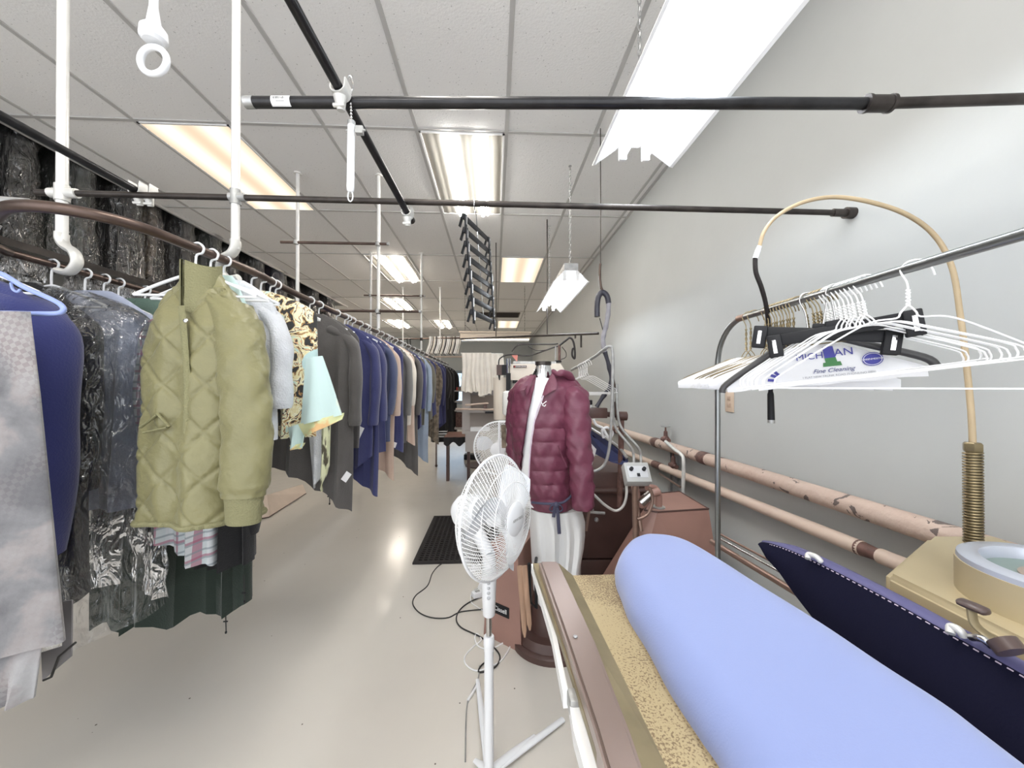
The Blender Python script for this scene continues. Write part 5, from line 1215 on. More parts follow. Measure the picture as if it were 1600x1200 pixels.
# wrapped hose on a hook
t = thing('wrapped_hose', 'black and grey wrapped steam hose looping from a ceiling rod near the wall', 'hose', PA(945, 520, 2.5))
M['wrap_grey'] = mat('grey_tape', (.32, .31, .34), .5, var=.2, vscale=30); M['wrap_black'] = mat('black_tape', (.035, .035, .05), .45, bump=.3, bscale=60)
c1 = catmull([PA(933, 495, 2.5), PA(933, 478, 2.5), PA(935, 464, 2.5), PA(941, 457, 2.5), PA(948, 462, 2.5), PA(951, 474, 2.5)], 7)
c2 = catmull([PA(951, 474, 2.5), PA(950, 490, 2.5), PA(947, 508, 2.5), PA(944, 520, 2.5), PA(942, 532, 2.5), PA(945, 550, 2.5)], 7)
c3 = catmull([PA(945, 550, 2.5), PA(951, 570, 2.5), PA(955, 590, 2.5), PA(953, 605, 2.5), PA(942, 620, 2.5), PA(932, 636, 2.5)], 7)
MB().tube(c1, .019, 12).build('hose', 'wrap_black', t); MB().tube(c2, [.019 - .004 * abs(sin(i * .4)) for i in range(len(c2))], 12).build('taped_hose', 'wrap_grey', t)
MB().tube(c3, [.018 - .005 * abs(sin(i * .35)) for i in range(len(c3))], 12).build('hose', 'wrap_black', t)
MB().tube([PA(937, 497, 2.5), PA(943, 520, 2.5)], .003, 6).build('tie', 'ink', t)
t = thing('ceiling_rod', 'thin dark ceiling rod with a hooked end holding the wrapped hose', 'rod', PA(938, 400, 2.5))
tp = PA(938.5, 452, 2.5); MB().tube([tp, V((tp.x, tp.y, ZC - .002))], .0035, 8).build('rod', 'dark_pipe', t)
MB().tube(catmull([PA(938, 412, 2.5), PA(937, 430, 2.5), PA(939, 448, 2.5), PA(943, 456, 2.5)], 5), .008, 10).build('hook_end', 'brown_pipe', t)
# far dark boom pipe across the aisle
t = thing('hanging_pipe', 'thin black crosswise pipe in the distance, hung from rods above the white finishing machine', 'pipe', PA(820, 525, 4.0))
MB().tube([PA(720, 529.5, 5.0), PA(935, 521, 3.3)], .012, 12).build('pipe', 'dark_pipe', t)
for (u, d) in ((775, 4.5), (855, 3.87)):
    p0 = PA(u, 527 - (u - 775) * .04, d); MB().tube([p0, V((p0.x, p0.y, ZC - .002))], .006, 8).build('hanger_rod', 'dark_pipe', t)
for (u, l) in ((899, 6), (908, 20)): MB().tube([PA(u, 523, 3.5), PA(u, 523 + l, 3.5)], .009, 8).build('dropper', 'dark_pipe', t)
# ---- dark press with navy pad behind
t = thing('dark_press', 'dark brown press with a tilted navy pad, behind the maroon jacket sleeve', 'press', PC(.55, 2.9, 0))
MB().box(PC(.62, 2.95, .48), (.66, .62, .62), R2, bev=.02).box(PC(.62, 2.95, .08), (.6, .6, .16), R2, bev=.01).build('body', 'brown_paint', t)
MB().tube([PC(.42, 2.62, .66), PC(.98, 2.62, .66)], .022, 12).build('crossbar', 'brown_paint', t)
pp_ = [PA(905, 660, 2.9), PA(925, 672, 2.75), PA(950, 690, 2.6), PA(972, 708, 2.5), PA(981, 720, 2.45), PA(977, 727, 2.45), PA(955, 722, 2.55), PA(935, 712, 2.7), PA(918, 702, 2.85)]
o = MB().prism(pp_, FH * .05 + V((.02, 0, .012))).build('navy_pad', 'navy_pad', t, False)
M['navy2'] = mat('navy_vinyl', (.035, .045, .13), .45)
MB().prism([p - FH * .004 for p in pp_], FH * -.006).build('pad_cover', 'navy2', t, False)
MB().tube(catmull([PA(918, 666, 2.79), PA(945, 683, 2.62), PA(968, 700, 2.5), PA(980, 716, 2.44)], 5), .010, 8).build('pad_edge', 'clamp', t)
MB().prism([PA(914, 682, 2.6), PA(932, 702, 2.6), PA(923, 735, 2.6), PA(914, 725, 2.6)], FH * .03).build('white_pad', 'cape_paper', t, False)
MB().tube(catmull([PA(927, 772, 2.4), PA(945, 789, 2.4), PA(962, 798, 2.4), PA(974, 790, 2.4), PA(979, 772, 2.4), PA(978, 750, 2.4)], 7), .009, 10).build('white_tube', 'clamp_white', t)
MB().tube([PA(918, 800, 2.5), PA(945, 802, 2.5)], .010, 8).sphere(PA(932, 812, 2.5), .015, 10).sphere(PA(925, 797, 2.5), .014, 10).build('valves', 'clamp', t)
MB().prism([PA(926, 756, 2.3), PA(929, 757, 2.3), PA(918, 830, 2.3), PA(914, 830, 2.3)], FH * .02).build('side_lever', 'copper', t, False)
# ================================================================ form finisher with the maroon jacket
M['form_white'] = mat('white_form_cloth', (.84, .84, .85), .7, bump=.15, bscale=9)
M['trouser_white'] = mat('white_nylon_trousers', (.72, .72, .72), .5, bump=.3, bscale=7, spec=.4)
M['maroon'] = mat('maroon_nylon', (.15, .038, .068), .42, var=.12, vscale=8, bump=.45, bscale=26, spec=.45)
t = thing('form_finisher', 'steam body form with a chrome neck and white cloth body, on a round brown base', 'body form', PC(.20, 2.05, 0))
D0 = 2.05
def FP(u, v, off=0): return PA(u, v, D0 + off)
cx = (858 - 800) / F * D0
def bodyring(zs, name, matn, parent, n=48, cols=None, front=0):
    mb = MB(); vs = []
    for (z, c0, hw, ht) in zs:
        for j in range(n): a = 2 * pi * j / n; vs.append(PC(c0 + hw * cos(a), D0 + ht * sin(a), z))
    k = len(zs); mb.add(vs, [(i * n + j, i * n + (j + 1) % n, (i + 1) * n + (j + 1) % n, (i + 1) * n + j) for i in range(k - 1) for j in range(n)] + [tuple(range(n))[::-1], tuple((k - 1) * n + j for j in range(n))])
    return mb.build(name, matn, parent)
zz = lambda v: CZ - (v - 603) / F * D0
bodyring([(zz(590), .165, .055, .05), (zz(600), .165, .11, .07), (zz(615), .170, .135, .09), (zz(650), .175, .14, .10), (zz(700), .175, .14, .10), (zz(760), .185, .14, .10), (zz(786), .19, .13, .10)], 'cloth_body', 'form_white', t)
bodyring([(zz(595), .168, .062, .05), (zz(588), .168, .060, .05), (zz(574), .172, .042, .038), (zz(570), .172, .038, .035)], 'neck', 'chrome', t)
bodyring([(zz(570.5), .172, .044, .04), (zz(565), .172, .044, .04)], 'neck_cap', 'dark_pipe', t)
bodyring([(.08, .20, .10, .10), (.30, .20, .08, .08), (.34, .20, .05, .05), (.70, .185, .045, .045)], 'base_column', 'brown_paint', t)
bodyring([(0.0, .215, .215, .20), (.03, .215, .215, .20), (.04, .215, .20, .185), (.04, .215, .19, .175), (.08, .215, .175, .16)], 'round_base', 'brown_paint', t)
# pedestal cabinet with the maker's plate
q = PC(-.02, 2.15, 0)
cab = thing('finisher_cabinet', 'brown sloping cabinet with a black maker plate behind the fan pole', 'cabinet', q)
c0 = [PC(-.16, 2.10, 0), PC(.05, 1.95, 0), PC(.20, 2.35, 0), PC(-.02, 2.5, 0)]; c1 = [PC(-.13, 2.12, .50), PC(.03, 2.0, .50), PC(.14, 2.3, .50), PC(-.02, 2.4, .50)]
MB().add(c0 + c1, [(3, 2, 1, 0), (4, 5, 6, 7), (0, 1, 5, 4), (1, 2, 6, 5), (2, 3, 7, 6), (3, 0, 4, 7)]).build('casing', 'pinkbrown', cab, False)
ex = (c0[1] - c0[0]).normalized(); ey = ((c1[0] + c1[1]) / 2 - (c0[0] + c0[1]) / 2).normalized(); en = ex.cross(ey).normalized()
if en.dot(FH) > 0: en = -en
pc_ = PA(779, 955, 2.02); base = c0[0].lerp(c0[1], .5).lerp(c1[0].lerp(c1[1], .5), .5)
pc_ = pc_ + en * ((base - pc_).dot(en)) / 1.0
pc_ = pc_ + en * .003
Rp = Matrix((ex, ey, en)).transposed()
o = MB().box(pc_, (.115, .055, .004), Rp).build('maker_plate', 'black', cab, False)
text('Cissell', 'lettering', .034, pc_ + en * .0025, ex, ey, 'paper', o, .0004)
# paddles and rods hanging in front of the form
M['wood'] = mat('bare_wood', (.48, .30, .20), .55, var=.25, vscale=12, stretch=(6, 6, .6))
for (a_, b_, lab) in (((812, 884), (820, 996), 'left wooden paddle hanging beside the body form'), ((819, 884), (828, 985), 'right wooden paddle hanging beside the body form')):
    o = MB().tube([PA(*a_, 1.72), PA(*a_, 1.72).lerp(PA(*b_, 1.72), .1), PA(*a_, 1.72).lerp(PA(*b_, 1.72), .9), PA(*b_, 1.72)], [.012, .014, .011, .004], 8, flat=.4).build('wooden_paddle', 'wood', None); tag(o, lab, 'paddle')
o = MB().tube([PA(827, 880, 1.8), PA(828, 940, 1.8), PA(838, 950, 1.8), PA(837, 880, 1.8), PA(838, 872, 1.95)], .008, 8).build('clamp_rod', 'black', t)
# white trousers with drawstring
t = thing('white_trousers', 'white trousers with a dark drawstring on the body form', 'trousers', PC(.2, D0, .3)); mb = MB(); 
Zs = [790, 800, 815, 835, 855, 875, 895, 915, 930]
tn_ = 60; vs = []
for i, v in enumerate(Zs):
    l = lerp(825, 834, i / 8); r_px = [906, 910, 914, 914, 912, 908, 905, 902, 898][i]; c0_ = ((l + r_px) / 2 - 800) / F * D0; hw = (r_px - l) / 2 / F * D0
    for j in range(tn_):
        a = 2 * pi * j / tn_; x = cos(a); dep = .13 * sin(a); crease = .012 * cos(x * 13) * min(1, i / 2); split = .05 * math.exp(-((x - .05) / .12) ** 2) * min(1, i / 4) * (1 if sin(a) < 0 else -1)
        vs.append(PC(c0_ + hw * x, D0 + dep + (crease + split) * (1 if sin(a) < 0 else .5), zz(v)))
mb.add(vs, [(i * tn_ + j, i * tn_ + (j + 1) % tn_, (i + 1) * tn_ + (j + 1) % tn_, (i + 1) * tn_ + j) for i in range(len(Zs) - 1) for j in range(tn_)] + [tuple(range(tn_))[::-1]])
mb.build('legs', 'trouser_white', t)
M['drawstring'] = mat('dark_blue_cord', (.05, .05, .09), .7)
wb = catmull([PA(831, 785, 1.93), PA(850, 787, 1.90), PA(868, 787, 1.89), PA(882, 784, 1.9), PA(895, 772, 1.92)], 6)
MB().tube(wb, .0065, 8).build('waist_cord', 'drawstring', t)
kn = PA(869, 789, 1.885)
mb = MB(); mb.sphere(kn, .016, 10)
for pts, r in (([(869, 789), (862, 790), (859, 796), (863, 799), (868, 792)], .007), ([(869, 789), (876, 790), (879, 796), (874, 799), (870, 792)], .007), ([(867, 792), (866, 800), (865, 808)], .009), ([(871, 792), (872, 808), (873, 822), (874, 834)], .009)):
    mb.tube(catmull([PA(u, v, 1.88) for u, v in pts], 4), r, 8, flat=.5)
mb.build('bow', 'drawstring', t)
# maroon jacket
t = thing('puffer_jacket', 'open maroon quilted puffer jacket with a hood on the white body form', 'jacket', PC(.2, D0, 1.1)); jk = t
ptop, pbot = 603, 790
def jrow(v):  # left, right silhouettes of the torso in image columns
    L_ = pw([585, 592, 600, 610, 640, 680, 720, 760, 790], [826, 812, 804, 799, 797, 800, 808, 818, 828], v)
    R_ = pw([583, 588, 595, 605, 640, 680, 720, 760, 790], [876, 890, 902, 908, 906, 900, 896, 894, 893], v)
    return L_, R_
def jopen(v):  # opening edges
    return pw([585, 640, 700, 760, 790], [838, 825, 817, 812, 814], v), pw([585, 620, 655, 700, 760, 790], [864, 848, 836, 829, 826, 829], v)
# left half front is narrow, right half wide; build as one shell from right opening edge round the back to the left one
mb = MB(); nv_ = 90; nu_ = 90
def jf(off):
    def f(u, v):
        vv = lerp(587, 789, v); L_, R_ = jrow(vv); a_, b_ = jopen(vv); c0_ = ((L_ + R_) / 2 - 800) / F * D0; hw = (R_ - L_) / 2 / F * D0; ht = .125
        xa = ((b_ - 800) / F * D0 * .96 - c0_) / hw; xb = ((a_ - 800) / F * D0 * .96 - c0_) / hw
        a0 = -math.acos(max(-1, min(1, xa))); a1 = math.acos(max(-1, min(1, xb))); th = lerp(a0, 2 * pi - a1, u)
        s = (vv - 603) * .5
        q = abs(sin(s * .30 + .12 * sin(th * 3))) ** .4 * sm(625, 660, vv)
        puff = .010 * q + .0022 * sin(th * 11 + vv * .12) + .0015 * sin(th * 19 - vv * .2)
        k_ = 1 + (off + puff) / .2; sh = sm(587, 612, vv)
        return PC(c0_ + hw * cos(th) * k_, D0 + ht * (.45 + .55 * sh) * sin(th) * (1 + (off + puff) / .12), zz(vv))
    return f
mb.grid(jf(.0), nu_, nv_); mb.grid(jf(-.012), 60, 40)
mb.build('body', 'maroon', t)
def sleeve(px, rr_, d0, name='sleeve'):
    pts = catmull([PA(u, v, d) for u, v, d in px], 10); k = len(pts); nn = 30; vs = []; arc = 0
    for i, p in enumerate(pts):
        if i: arc += (p - pts[i - 1]).length
        tt = i / (k - 1); r = pw([0, .12, .5, .97, 1], rr_, tt)
        for j in range(nn):
            a = 2 * pi * j / nn; q = abs(sin(arc * 38)) ** .5
            R__ = r + .009 * q + .004 * sin(a * 4 + arc * 40) + .003 * sin(a * 7 - arc * 90); vs.append(p + _rt * cos(a) * R__ + FH * sin(a) * R__ * .8)
    m = MB().add(vs, [(i * nn + j, i * nn + (j + 1) % nn, (i + 1) * nn + (j + 1) % nn, (i + 1) * nn + j) for i in range(k - 1) for j in range(nn)] + [tuple(range(nn)), tuple((k - 1) * nn + j for j in range(nn))]); return m.build(name, 'maroon', t)
sleeve([(893, 603, 2.0), (900, 630, 1.96), (903, 680, 1.93), (908, 730, 1.90), (911, 796, 1.88)], [.045, .066, .060, .050, .040], 0)
sleeve([(812, 606, 2.06), (806, 640, 2.10), (806, 700, 2.12), (812, 760, 2.12), (818, 782, 2.12)], [.04, .045, .045, .04, .03], 0)
# collar flaps / hood
def flap(pts_, th, nm, back=.006):
    P_ = [PA(u, v, d) for u, v, d in pts_]; m = MB(); cc = sum(P_, V()) / len(P_) - FH * th; k = len(P_)
    vs = P_ + [cc] + [p + FH * back for p in P_]; m.add(vs, [(i, (i + 1) % k, k) for i in range(k)] + [(i, (i + 1) % k, k + 1 + (i + 1) % k, k + 1 + i) for i in range(k)] + [tuple(range(k + 1, 2 * k + 1))]); return m.build(nm, 'maroon', t)
flap([(864, 579, 1.99), (871, 600, 1.93), (869, 608, 1.91), (858, 614, 1.90), (846, 622, 1.91), (852, 603, 1.94)], .012, 'lapel')
flap([(836, 585, 1.99), (828, 588, 1.98), (818, 600, 1.93), (812, 610, 1.92), (820, 609, 1.90), (823, 620, 1.91), (828, 605, 1.93)], .010, 'lapel')
hp_ = catmull([PA(863, 579, 2.0), PA(870, 584, 1.97), (PA(880, 583, 1.97)), PA(889, 587, 2.0), PA(893, 594, 2.04), PA(880, 592, 2.14), PA(850, 588, 2.16), PA(828, 588, 2.12)], 8)
MB().tube(hp_, [.008 + .013 * sin(pi * i / (len(hp_) - 1)) ** .6 + .0015 * sin(i * .6) for i in range(len(hp_))], 12).build('hood', 'maroon', t)
MB().tube(catmull([PA(b_, v_, 1.895) for v_, b_ in ((618, 849), (655, 836), (700, 829), (760, 826), (788, 829))], 6), .0035, 6).build('zip', 'stitch', t)
zp = MB()
for (u0, v0, u1, v1) in ((845, 628, 848, 632), (848, 632, 851, 629), (851, 629, 854, 627), (847, 633, 851, 635), (851, 635, 853, 632)): zp.tube([PA(u0, v0, 1.885), PA(u1, v1, 1.885)], .0022, 5)
zp.build('chest_emblem', 'paper', t)
MB().tube([PA(872, 696, 1.885), PA(878, 712, 1.885), PA(886, 730, 1.885)], .0035, 6).build('pocket_zip', 'maroon', t)
# ================================================================ fans
def fan(c, n_dir, R, label, grp=None, blade_n=3, rings=3, wires=84, pole=None, text_=True, wr=.0013):
    n = n_dir.normalized(); t = thing('pedestal_fan', label, 'fan', V((c.x, c.y, 0)))
    u = V((0, 0, 1)).cross(n).normalized(); w = n.cross(u)
    def D(rad, ang, h): return c + (u * cos(ang) + w * sin(ang)) * rad + n * h
    # front and rear grille
    mb = MB()
    def frontprof(s): return s, lerp(.075, .0, (s / R) ** 3) if s > .2 * R else .075
    for k in range(wires):
        a = 2 * pi * k / wires; sw = .9
        mb.tube([D(lerp(.24 * R, R, f), a + sw * (1 - f) * .9, .078 * (1 - f ** 3) + .0) for f in [i / 7 for i in range(8)]], wr, 4, cap=False)
    for f in (.45, .72): mb.tube([D(lerp(.24 * R, R, f), 2 * pi * i / 48, .078 * (1 - f ** 3) + .001) for i in range(48)], wr, 5, closed=True)
    mb.build('front_grille', 'wire_white', t)
    mb = MB()
    for k in range(wires):
        a = 2 * pi * k / wires
        mb.tube([D(lerp(.25 * R, R, f), a - .35 * (1 - f), -.085 * (1 - f ** 3)) for f in [i / 6 for i in range(7)]], wr, 4, cap=False)
    for f in (.35, .6, .85): mb.tube([D(lerp(.25 * R, R, f), 2 * pi * i / 48, -.085 * (1 - f ** 3)) for i in range(48)], wr, 5, closed=True)
    mb.build('rear_grille', 'wire_white', t)
    MB().tube([D(R, 2 * pi * i / 64, 0) for i in range(64)], .005, 8, closed=True).build('rim', 'white_plastic', t)
    MB().lathe([(.001, .088), (.22 * R, .086), (.27 * R, .080), (.27 * R, .070), (.001, .070)], c, n, 40).build('hub_cap', 'white_plastic', t)
    if text_: text('AIRWORKS', 'lettering', .0135, c + n * .0885, -u if (-u).dot(_rt) > 0 else u, w, 'clamp', t, .0003)
    for b in range(blade_n):
        a0 = 2 * pi * b / blade_n + .5
        def bf(p, q, a0=a0):
            rr__ = lerp(.16 * R, .88 * R, q); wd = .95 * (.45 + .55 * sin(pi * min(1, q * .85 + .1))); a = a0 + (p - .5) * wd * (1.1 if q > .3 else 1) + q * .35
            return D(rr__, a, .03 - (p - .5) * .075 * (1 - .25 * q))
        m2 = MB(); m2.grid(bf, 12, 12); m2.grid(lambda p, q, bf=bf: bf(p, q) - n * .003, 12, 12); m2.build('blade', 'blade_white', t)
    MB().lathe([(.001, .045), (.17 * R, .040), (.19 * R, -.02), (.001, -.02)], c, n, 32).build('blade_hub', 'white_plastic', t)
    MB().lathe([(.26 * R, -.07), (.30 * R, -.09), (.30 * R, -.12), (.27 * R, -.16), (.16 * R, -.185), (.001, -.19)], c, n, 32).build('motor_housing', 'white_plastic', t)
    return t, u, w, n
M['blade_white'] = mat('translucent_blade', (.80, .82, .86), .3)
FD = 1.34
fc = PA(776, 806, FD); nd = _rt * .70 - FH * .62 + V((0, 0, -.10))
nd = _rt * .86 - FH * .50 + V((0, 0, .04))
t, u_, w_, n_ = fan(fc, nd, .215, 'white pedestal fan in front of the maroon jacket')
pb_ = PA(764, 900, FD - .02); px_, py_ = pb_.x, pb_.y
def fz(v): return CZ - (v - 603) / F * FD
mo = fc - n_ * .12
prof_ = [(.022, fz(860)), (.026, fz(890)), (.027, fz(900)), (.022, fz(954)), (.018, fz(956))]
MB().tube([V((px_, py_, z)) for _, z in prof_], [r for r, _ in prof_], 18).build('control_column', 'white_plastic', t)
MB().tube([mo - n_ * .02, V((px_, py_, fz(862)))], [.03, .022], 14).build('neck', 'white_plastic', t)
for i in range(4): MB().sphere(V((px_, py_, fz(901 + i * 7.5))) - FH * .025, .0062, 12, (1, .7, 1)).build('speed_button', 'panel_grey', t)
MB().tube([V((px_, py_, fz(955))), V((px_, py_, fz(992)))], .0105, 14).build('chrome_tube', 'steel', t)
MB().tube([V((px_, py_, z)) for z in (fz(987), fz(990), fz(1001), fz(1003), fz(1010))], [.017, .0195, .0195, .018, .018], 18).build('collar', 'white_plastic', t)
MB().tube([V((px_, py_, fz(1009))), V((px_, py_, .03))], [.0165, .0175], 18).build('pole', 'white_plastic', t)
for (u, v) in ((746, 1062), (742, 1188), (836, 1150)):
    e = PZ(u, v, .015); b0 = V((px_, py_, .03)); MB().tube([b0, b0.lerp(e, .5) + V((0, 0, .004)), e], [.016, .014, .009], 10, flat=.6).build('foot_leg', 'white_plastic', t)
e = PZ(880, 1124, .012); MB().tube([V((px_, py_, .025)), e], [.016, .012], 10, flat=.6).build('foot_leg', 'white_plastic', t)
# second fan
fc2 = PA(781, 700, 2.45)
t2, *_ = fan(fc2, -FH + _rt * -.15, .175, 'second white fan partly hidden behind the front fan', wires=60, text_=False, wr=.0011)
MB().tube([fc2 + FH * .12, V((fc2.x + .01, fc2.y + .12, .56)), V((fc2.x + .01, fc2.y + .12, .53))], [.03, .025, .02], 12).build('neck', 'white_plastic', t2)
MB().tube([V((fc2.x + .01, fc2.y + .12, .55)), V((fc2.x + .01, fc2.y + .12, 0))], .014, 10).build('pole', 'white_plastic', t2)
MB().lathe([(.16, 0), (.16, .012), (.03, .03)], V((fc2.x + .01, fc2.y + .12, 0)), (0, 0, 1), 28).build('base', 'white_plastic', t2)
# white framed holder with a brown bottle
t = thing('framed_holder', 'small white frame with a brown centre, upright between the second fan and the jacket', 'holder', PA(791, 690, 2.2))
for (a_, b_) in (((780, 659), (780, 716)), ((792.5, 660), (794, 716)), ((800, 660), (803, 722)), ((780, 659), (801, 659)), ((780, 714), (800, 714))):
    MB().tube([PA(*a_, 2.2), PA(*b_, 2.2)], .0075, 8).build('frame_bar', 'white_plastic', t)
MB().prism([PA(783, 664, 2.21), PA(791, 664, 2.21), PA(792, 700, 2.21), PA(784, 700, 2.21)], FH * .012).build('centre_panel', 'mottled_brown', t, False)
# ================================================================ floor things
def matmesh():
    z = .012; P_ = [PZ(681, 808, z), PZ(800, 808, z), PZ(800, 877, z), PZ(653, 877, z)]
    a, b_, c_, d_ = P_; x0, x1 = (a.x + d_.x) / 2, (a.x + d_.x) / 2 + 1.5; y0, y1 = d_.y, a.y
    t = thing('rubber_mat', 'black rubber drainage mat full of holes lying on the floor', 'mat', V((x0 + .4, y0 + .4, 0)))
    mb = MB(); x1 = x0 + .92
    nx, ny = 22, 26
    fw_, fh_ = (x1 - x0) / nx, (y1 - y0) / ny
    for i in range(nx + 1): mb.box2((x0 + i * fw_ - .007, y0, .002), (x0 + i * fw_ + .007, y1, .013))
    for j in range(ny + 1): mb.box2((x0, y0 + j * fh_ - .008, .002), (x1, y0 + j * fh_ + .008, .0135))
    mb.build('web', 'rubber', t, False)
    MB().box2((x0 - .03, y0 - .03, 0), (x1 + .03, y0, .016)).box2((x0 - .03, y1, 0), (x1 + .03, y1 + .03, .016)).box2((x0 - .03, y0, 0), (x0, y1, .016)).box2((x1, y0, 0), (x1 + .03, y1, .016)).build('border', 'rubber', t, False)
    MB().box2((x0, y0, .0), (x1, y1, .002)).build('underside', 'rubber', t, False)
matmesh()
def cord2(pts, r, m, name, label):
    o = MB().tube(catmull([PZ(u, v, r + .001) for u, v in pts], 7), r, 7).build(name, m, None); tag(o, label, 'cord'); return o
cord2([(742, 877), (715, 874), (690, 881), (676, 895), (668, 915), (650, 930), (645, 943), (655, 957), (675, 965), (700, 965), (720, 956), (755, 952)], .0035, 'ink', 'extension_cord', 'black cord looping on the floor left of the fan pole')
cord2([(752, 932), (730, 943), (717, 955), (713, 968), (720, 980), (740, 990), (752, 996), (770, 1010), (781, 1025), (776, 1040), (762, 1048), (748, 1050), (752, 1040), (765, 1030)], .004, 'ink', 'extension_cord', 'black cord snaking behind the fan pole')
cord2([(752, 915), (738, 925), (736, 940), (745, 948), (756, 955)], .003, 'wire_white', 'extension_cord', 'thin white cord at the white plug behind the fan column')
cord2([(800, 990), (797, 1010), (785, 1030), (770, 1040), (745, 1048), (728, 1038), (727, 1025), (740, 1010), (752, 1000), (745, 990), (742, 998), (748, 1010), (765, 1014), (785, 1005), (796, 995), (794, 985), (780, 979), (765, 982), (758, 990)], .0035, 'wire_white', 'extension_cord', 'coiled white cord on the floor around the fan pole')
cord2([(749, 1040), (747, 1060), (738, 1080), (730, 1100), (728, 1133), (727, 1190)], .003, 'clamp', 'extension_cord', 'thin grey cord running toward the camera left of the fan pole')
cord2([(748, 1066), (740, 1080), (731, 1094)], .006, 'wire_white', 'extension_cord', 'short straight white cable end on the floor')
cord2([(912, 852), (930, 856), (955, 851), (985, 846), (1000, 840)], .004, 'ink', 'extension_cord', 'black cord on the floor behind the maroon jacket')
cord2([(945, 835), (955, 842), (965, 847), (985, 849)], .005, 'ink', 'extension_cord', 'second black cord on the floor beside the dark press')
for (u, v, lab) in ((744, 886, 'white power strip on the floor beside the rubber mat'), (746, 928, 'white plug adapter on the floor behind the fan column')):
    t = thing('power_strip', lab, 'power strip', PZ(u, v, 0)); p = PZ(u, v, .02); MB().box(p, (.07, .05, .035), Matrix.Rotation(.5, 3, 'Z'), bev=.006).build('case', 'white_plastic', t)
    MB().box(p + V((0, 0, .018)), (.03, .02, .004), Matrix.Rotation(.5, 3, 'Z')).build('socket', 'clamp', t)
# cloth / board on the floor under the clothes
M['cardboard'] = mat('pale_cardboard', (.60, .50, .42), .7, var=.1, vscale=6)
t = thing('flat_cardboard', 'pale folded cardboard sheet leaning on the floor under the clothes rail', 'cardboard', PZ(440, 800, 0))
P_ = [PZ(478, 771, .01), PZ(420, 808, .01), PZ(400, 812, .01), PZ(340, 800, .01)]; top_ = [PZ(478, 757, .06), PZ(422, 760, .20), PZ(400, 764, .22), PZ(330, 764, .22)]
top_ = [p0 + V((-.16, .22, h)) for p0, h in zip(P_, (.06, .17, .2, .2))]
MB().add(P_ + top_, [(0, 1, 5, 4), (1, 2, 6, 5), (2, 3, 7, 6)]).add([p + V((.004, .006, 0)) for p in P_ + top_], [(4, 5, 1, 0), (5, 6, 2, 1), (6, 7, 3, 2)]).build('sheet', 'cardboard', t, False)
MB().tube([P_[0], P_[1], P_[2]], .006, 6).build('dark_edge', 'brown_pipe', t)
# ================================================================ background
BD = 6.6
def BP(u, v, d): return PA(u, v, d)
# partition unit
M['part'] = mat('grey_beige_panel', (.42, .385, .37), .5, var=.06, vscale=3); M['part2'] = mat('taupe_panel', (.30, .26, .235), .5); M['part3'] = mat('lilac_grey_panel', (.40, .39, .42), .5)
t = thing('work_counter', 'grey beige back counter unit with a tall panel and shelf, left of the white machine', 'counter', BP(750, 640, 5.0))
def slab(u0, v0, u1, v1, d, th, nm, m, par): 
    a = PA(u0, v1, d); b_ = PA(u1, v0, d); return MB().box2((a.x, a.y, a.z), (b_.x, a.y + th, b_.z)).build(nm, m, par, False)
slab(722, 600, 735, 678, 5.0, .5, 'side_post', 'part', t); slab(735, 590, 790, 622, 5.3, .03, 'back_panel', 'part3', t); slab(734, 618, 788, 642, 5.2, .03, 'lower_panel', 'part2', t)
slab(734, 640, 786, 645, 4.9, .35, 'shelf', 'part', t); slab(734, 645, 778, 670, 5.0, .04, 'front_panel', 'part2', t); slab(735, 668, 765, 674, 4.9, .35, 'worktop', 'cape_paper', t)
slab(727, 674, 748, 706, 4.9, .3, 'pedestal', 'part', t)
MB().tube([PA(727, 633, 4.85), PA(763, 630, 4.85)], .012, 8).build('rod', 'pipe_wrap2', t); MB().tube([PA(712, 639, 4.85), PA(775, 640, 4.85)], .012, 8).build('rod', 'pipe_wrap2', t)
slab(756, 632, 761, 638, 4.84, .03, 'clip', 'brown_paint', t); slab(758, 643, 776, 646, 4.86, .03, 'slot', 'black', t)
for i, (u, v) in enumerate(((754, 617), (753, 619.5))):
    o = MB().box(PA(u, v, 5.15), (.08, .05, .014), bev=.003).build('folded_paper', 'paper', None); tag(o, ['white folded paper on top, pinned to the lilac panel', 'white folded paper just under the other on the lilac panel'][i], 'paper')
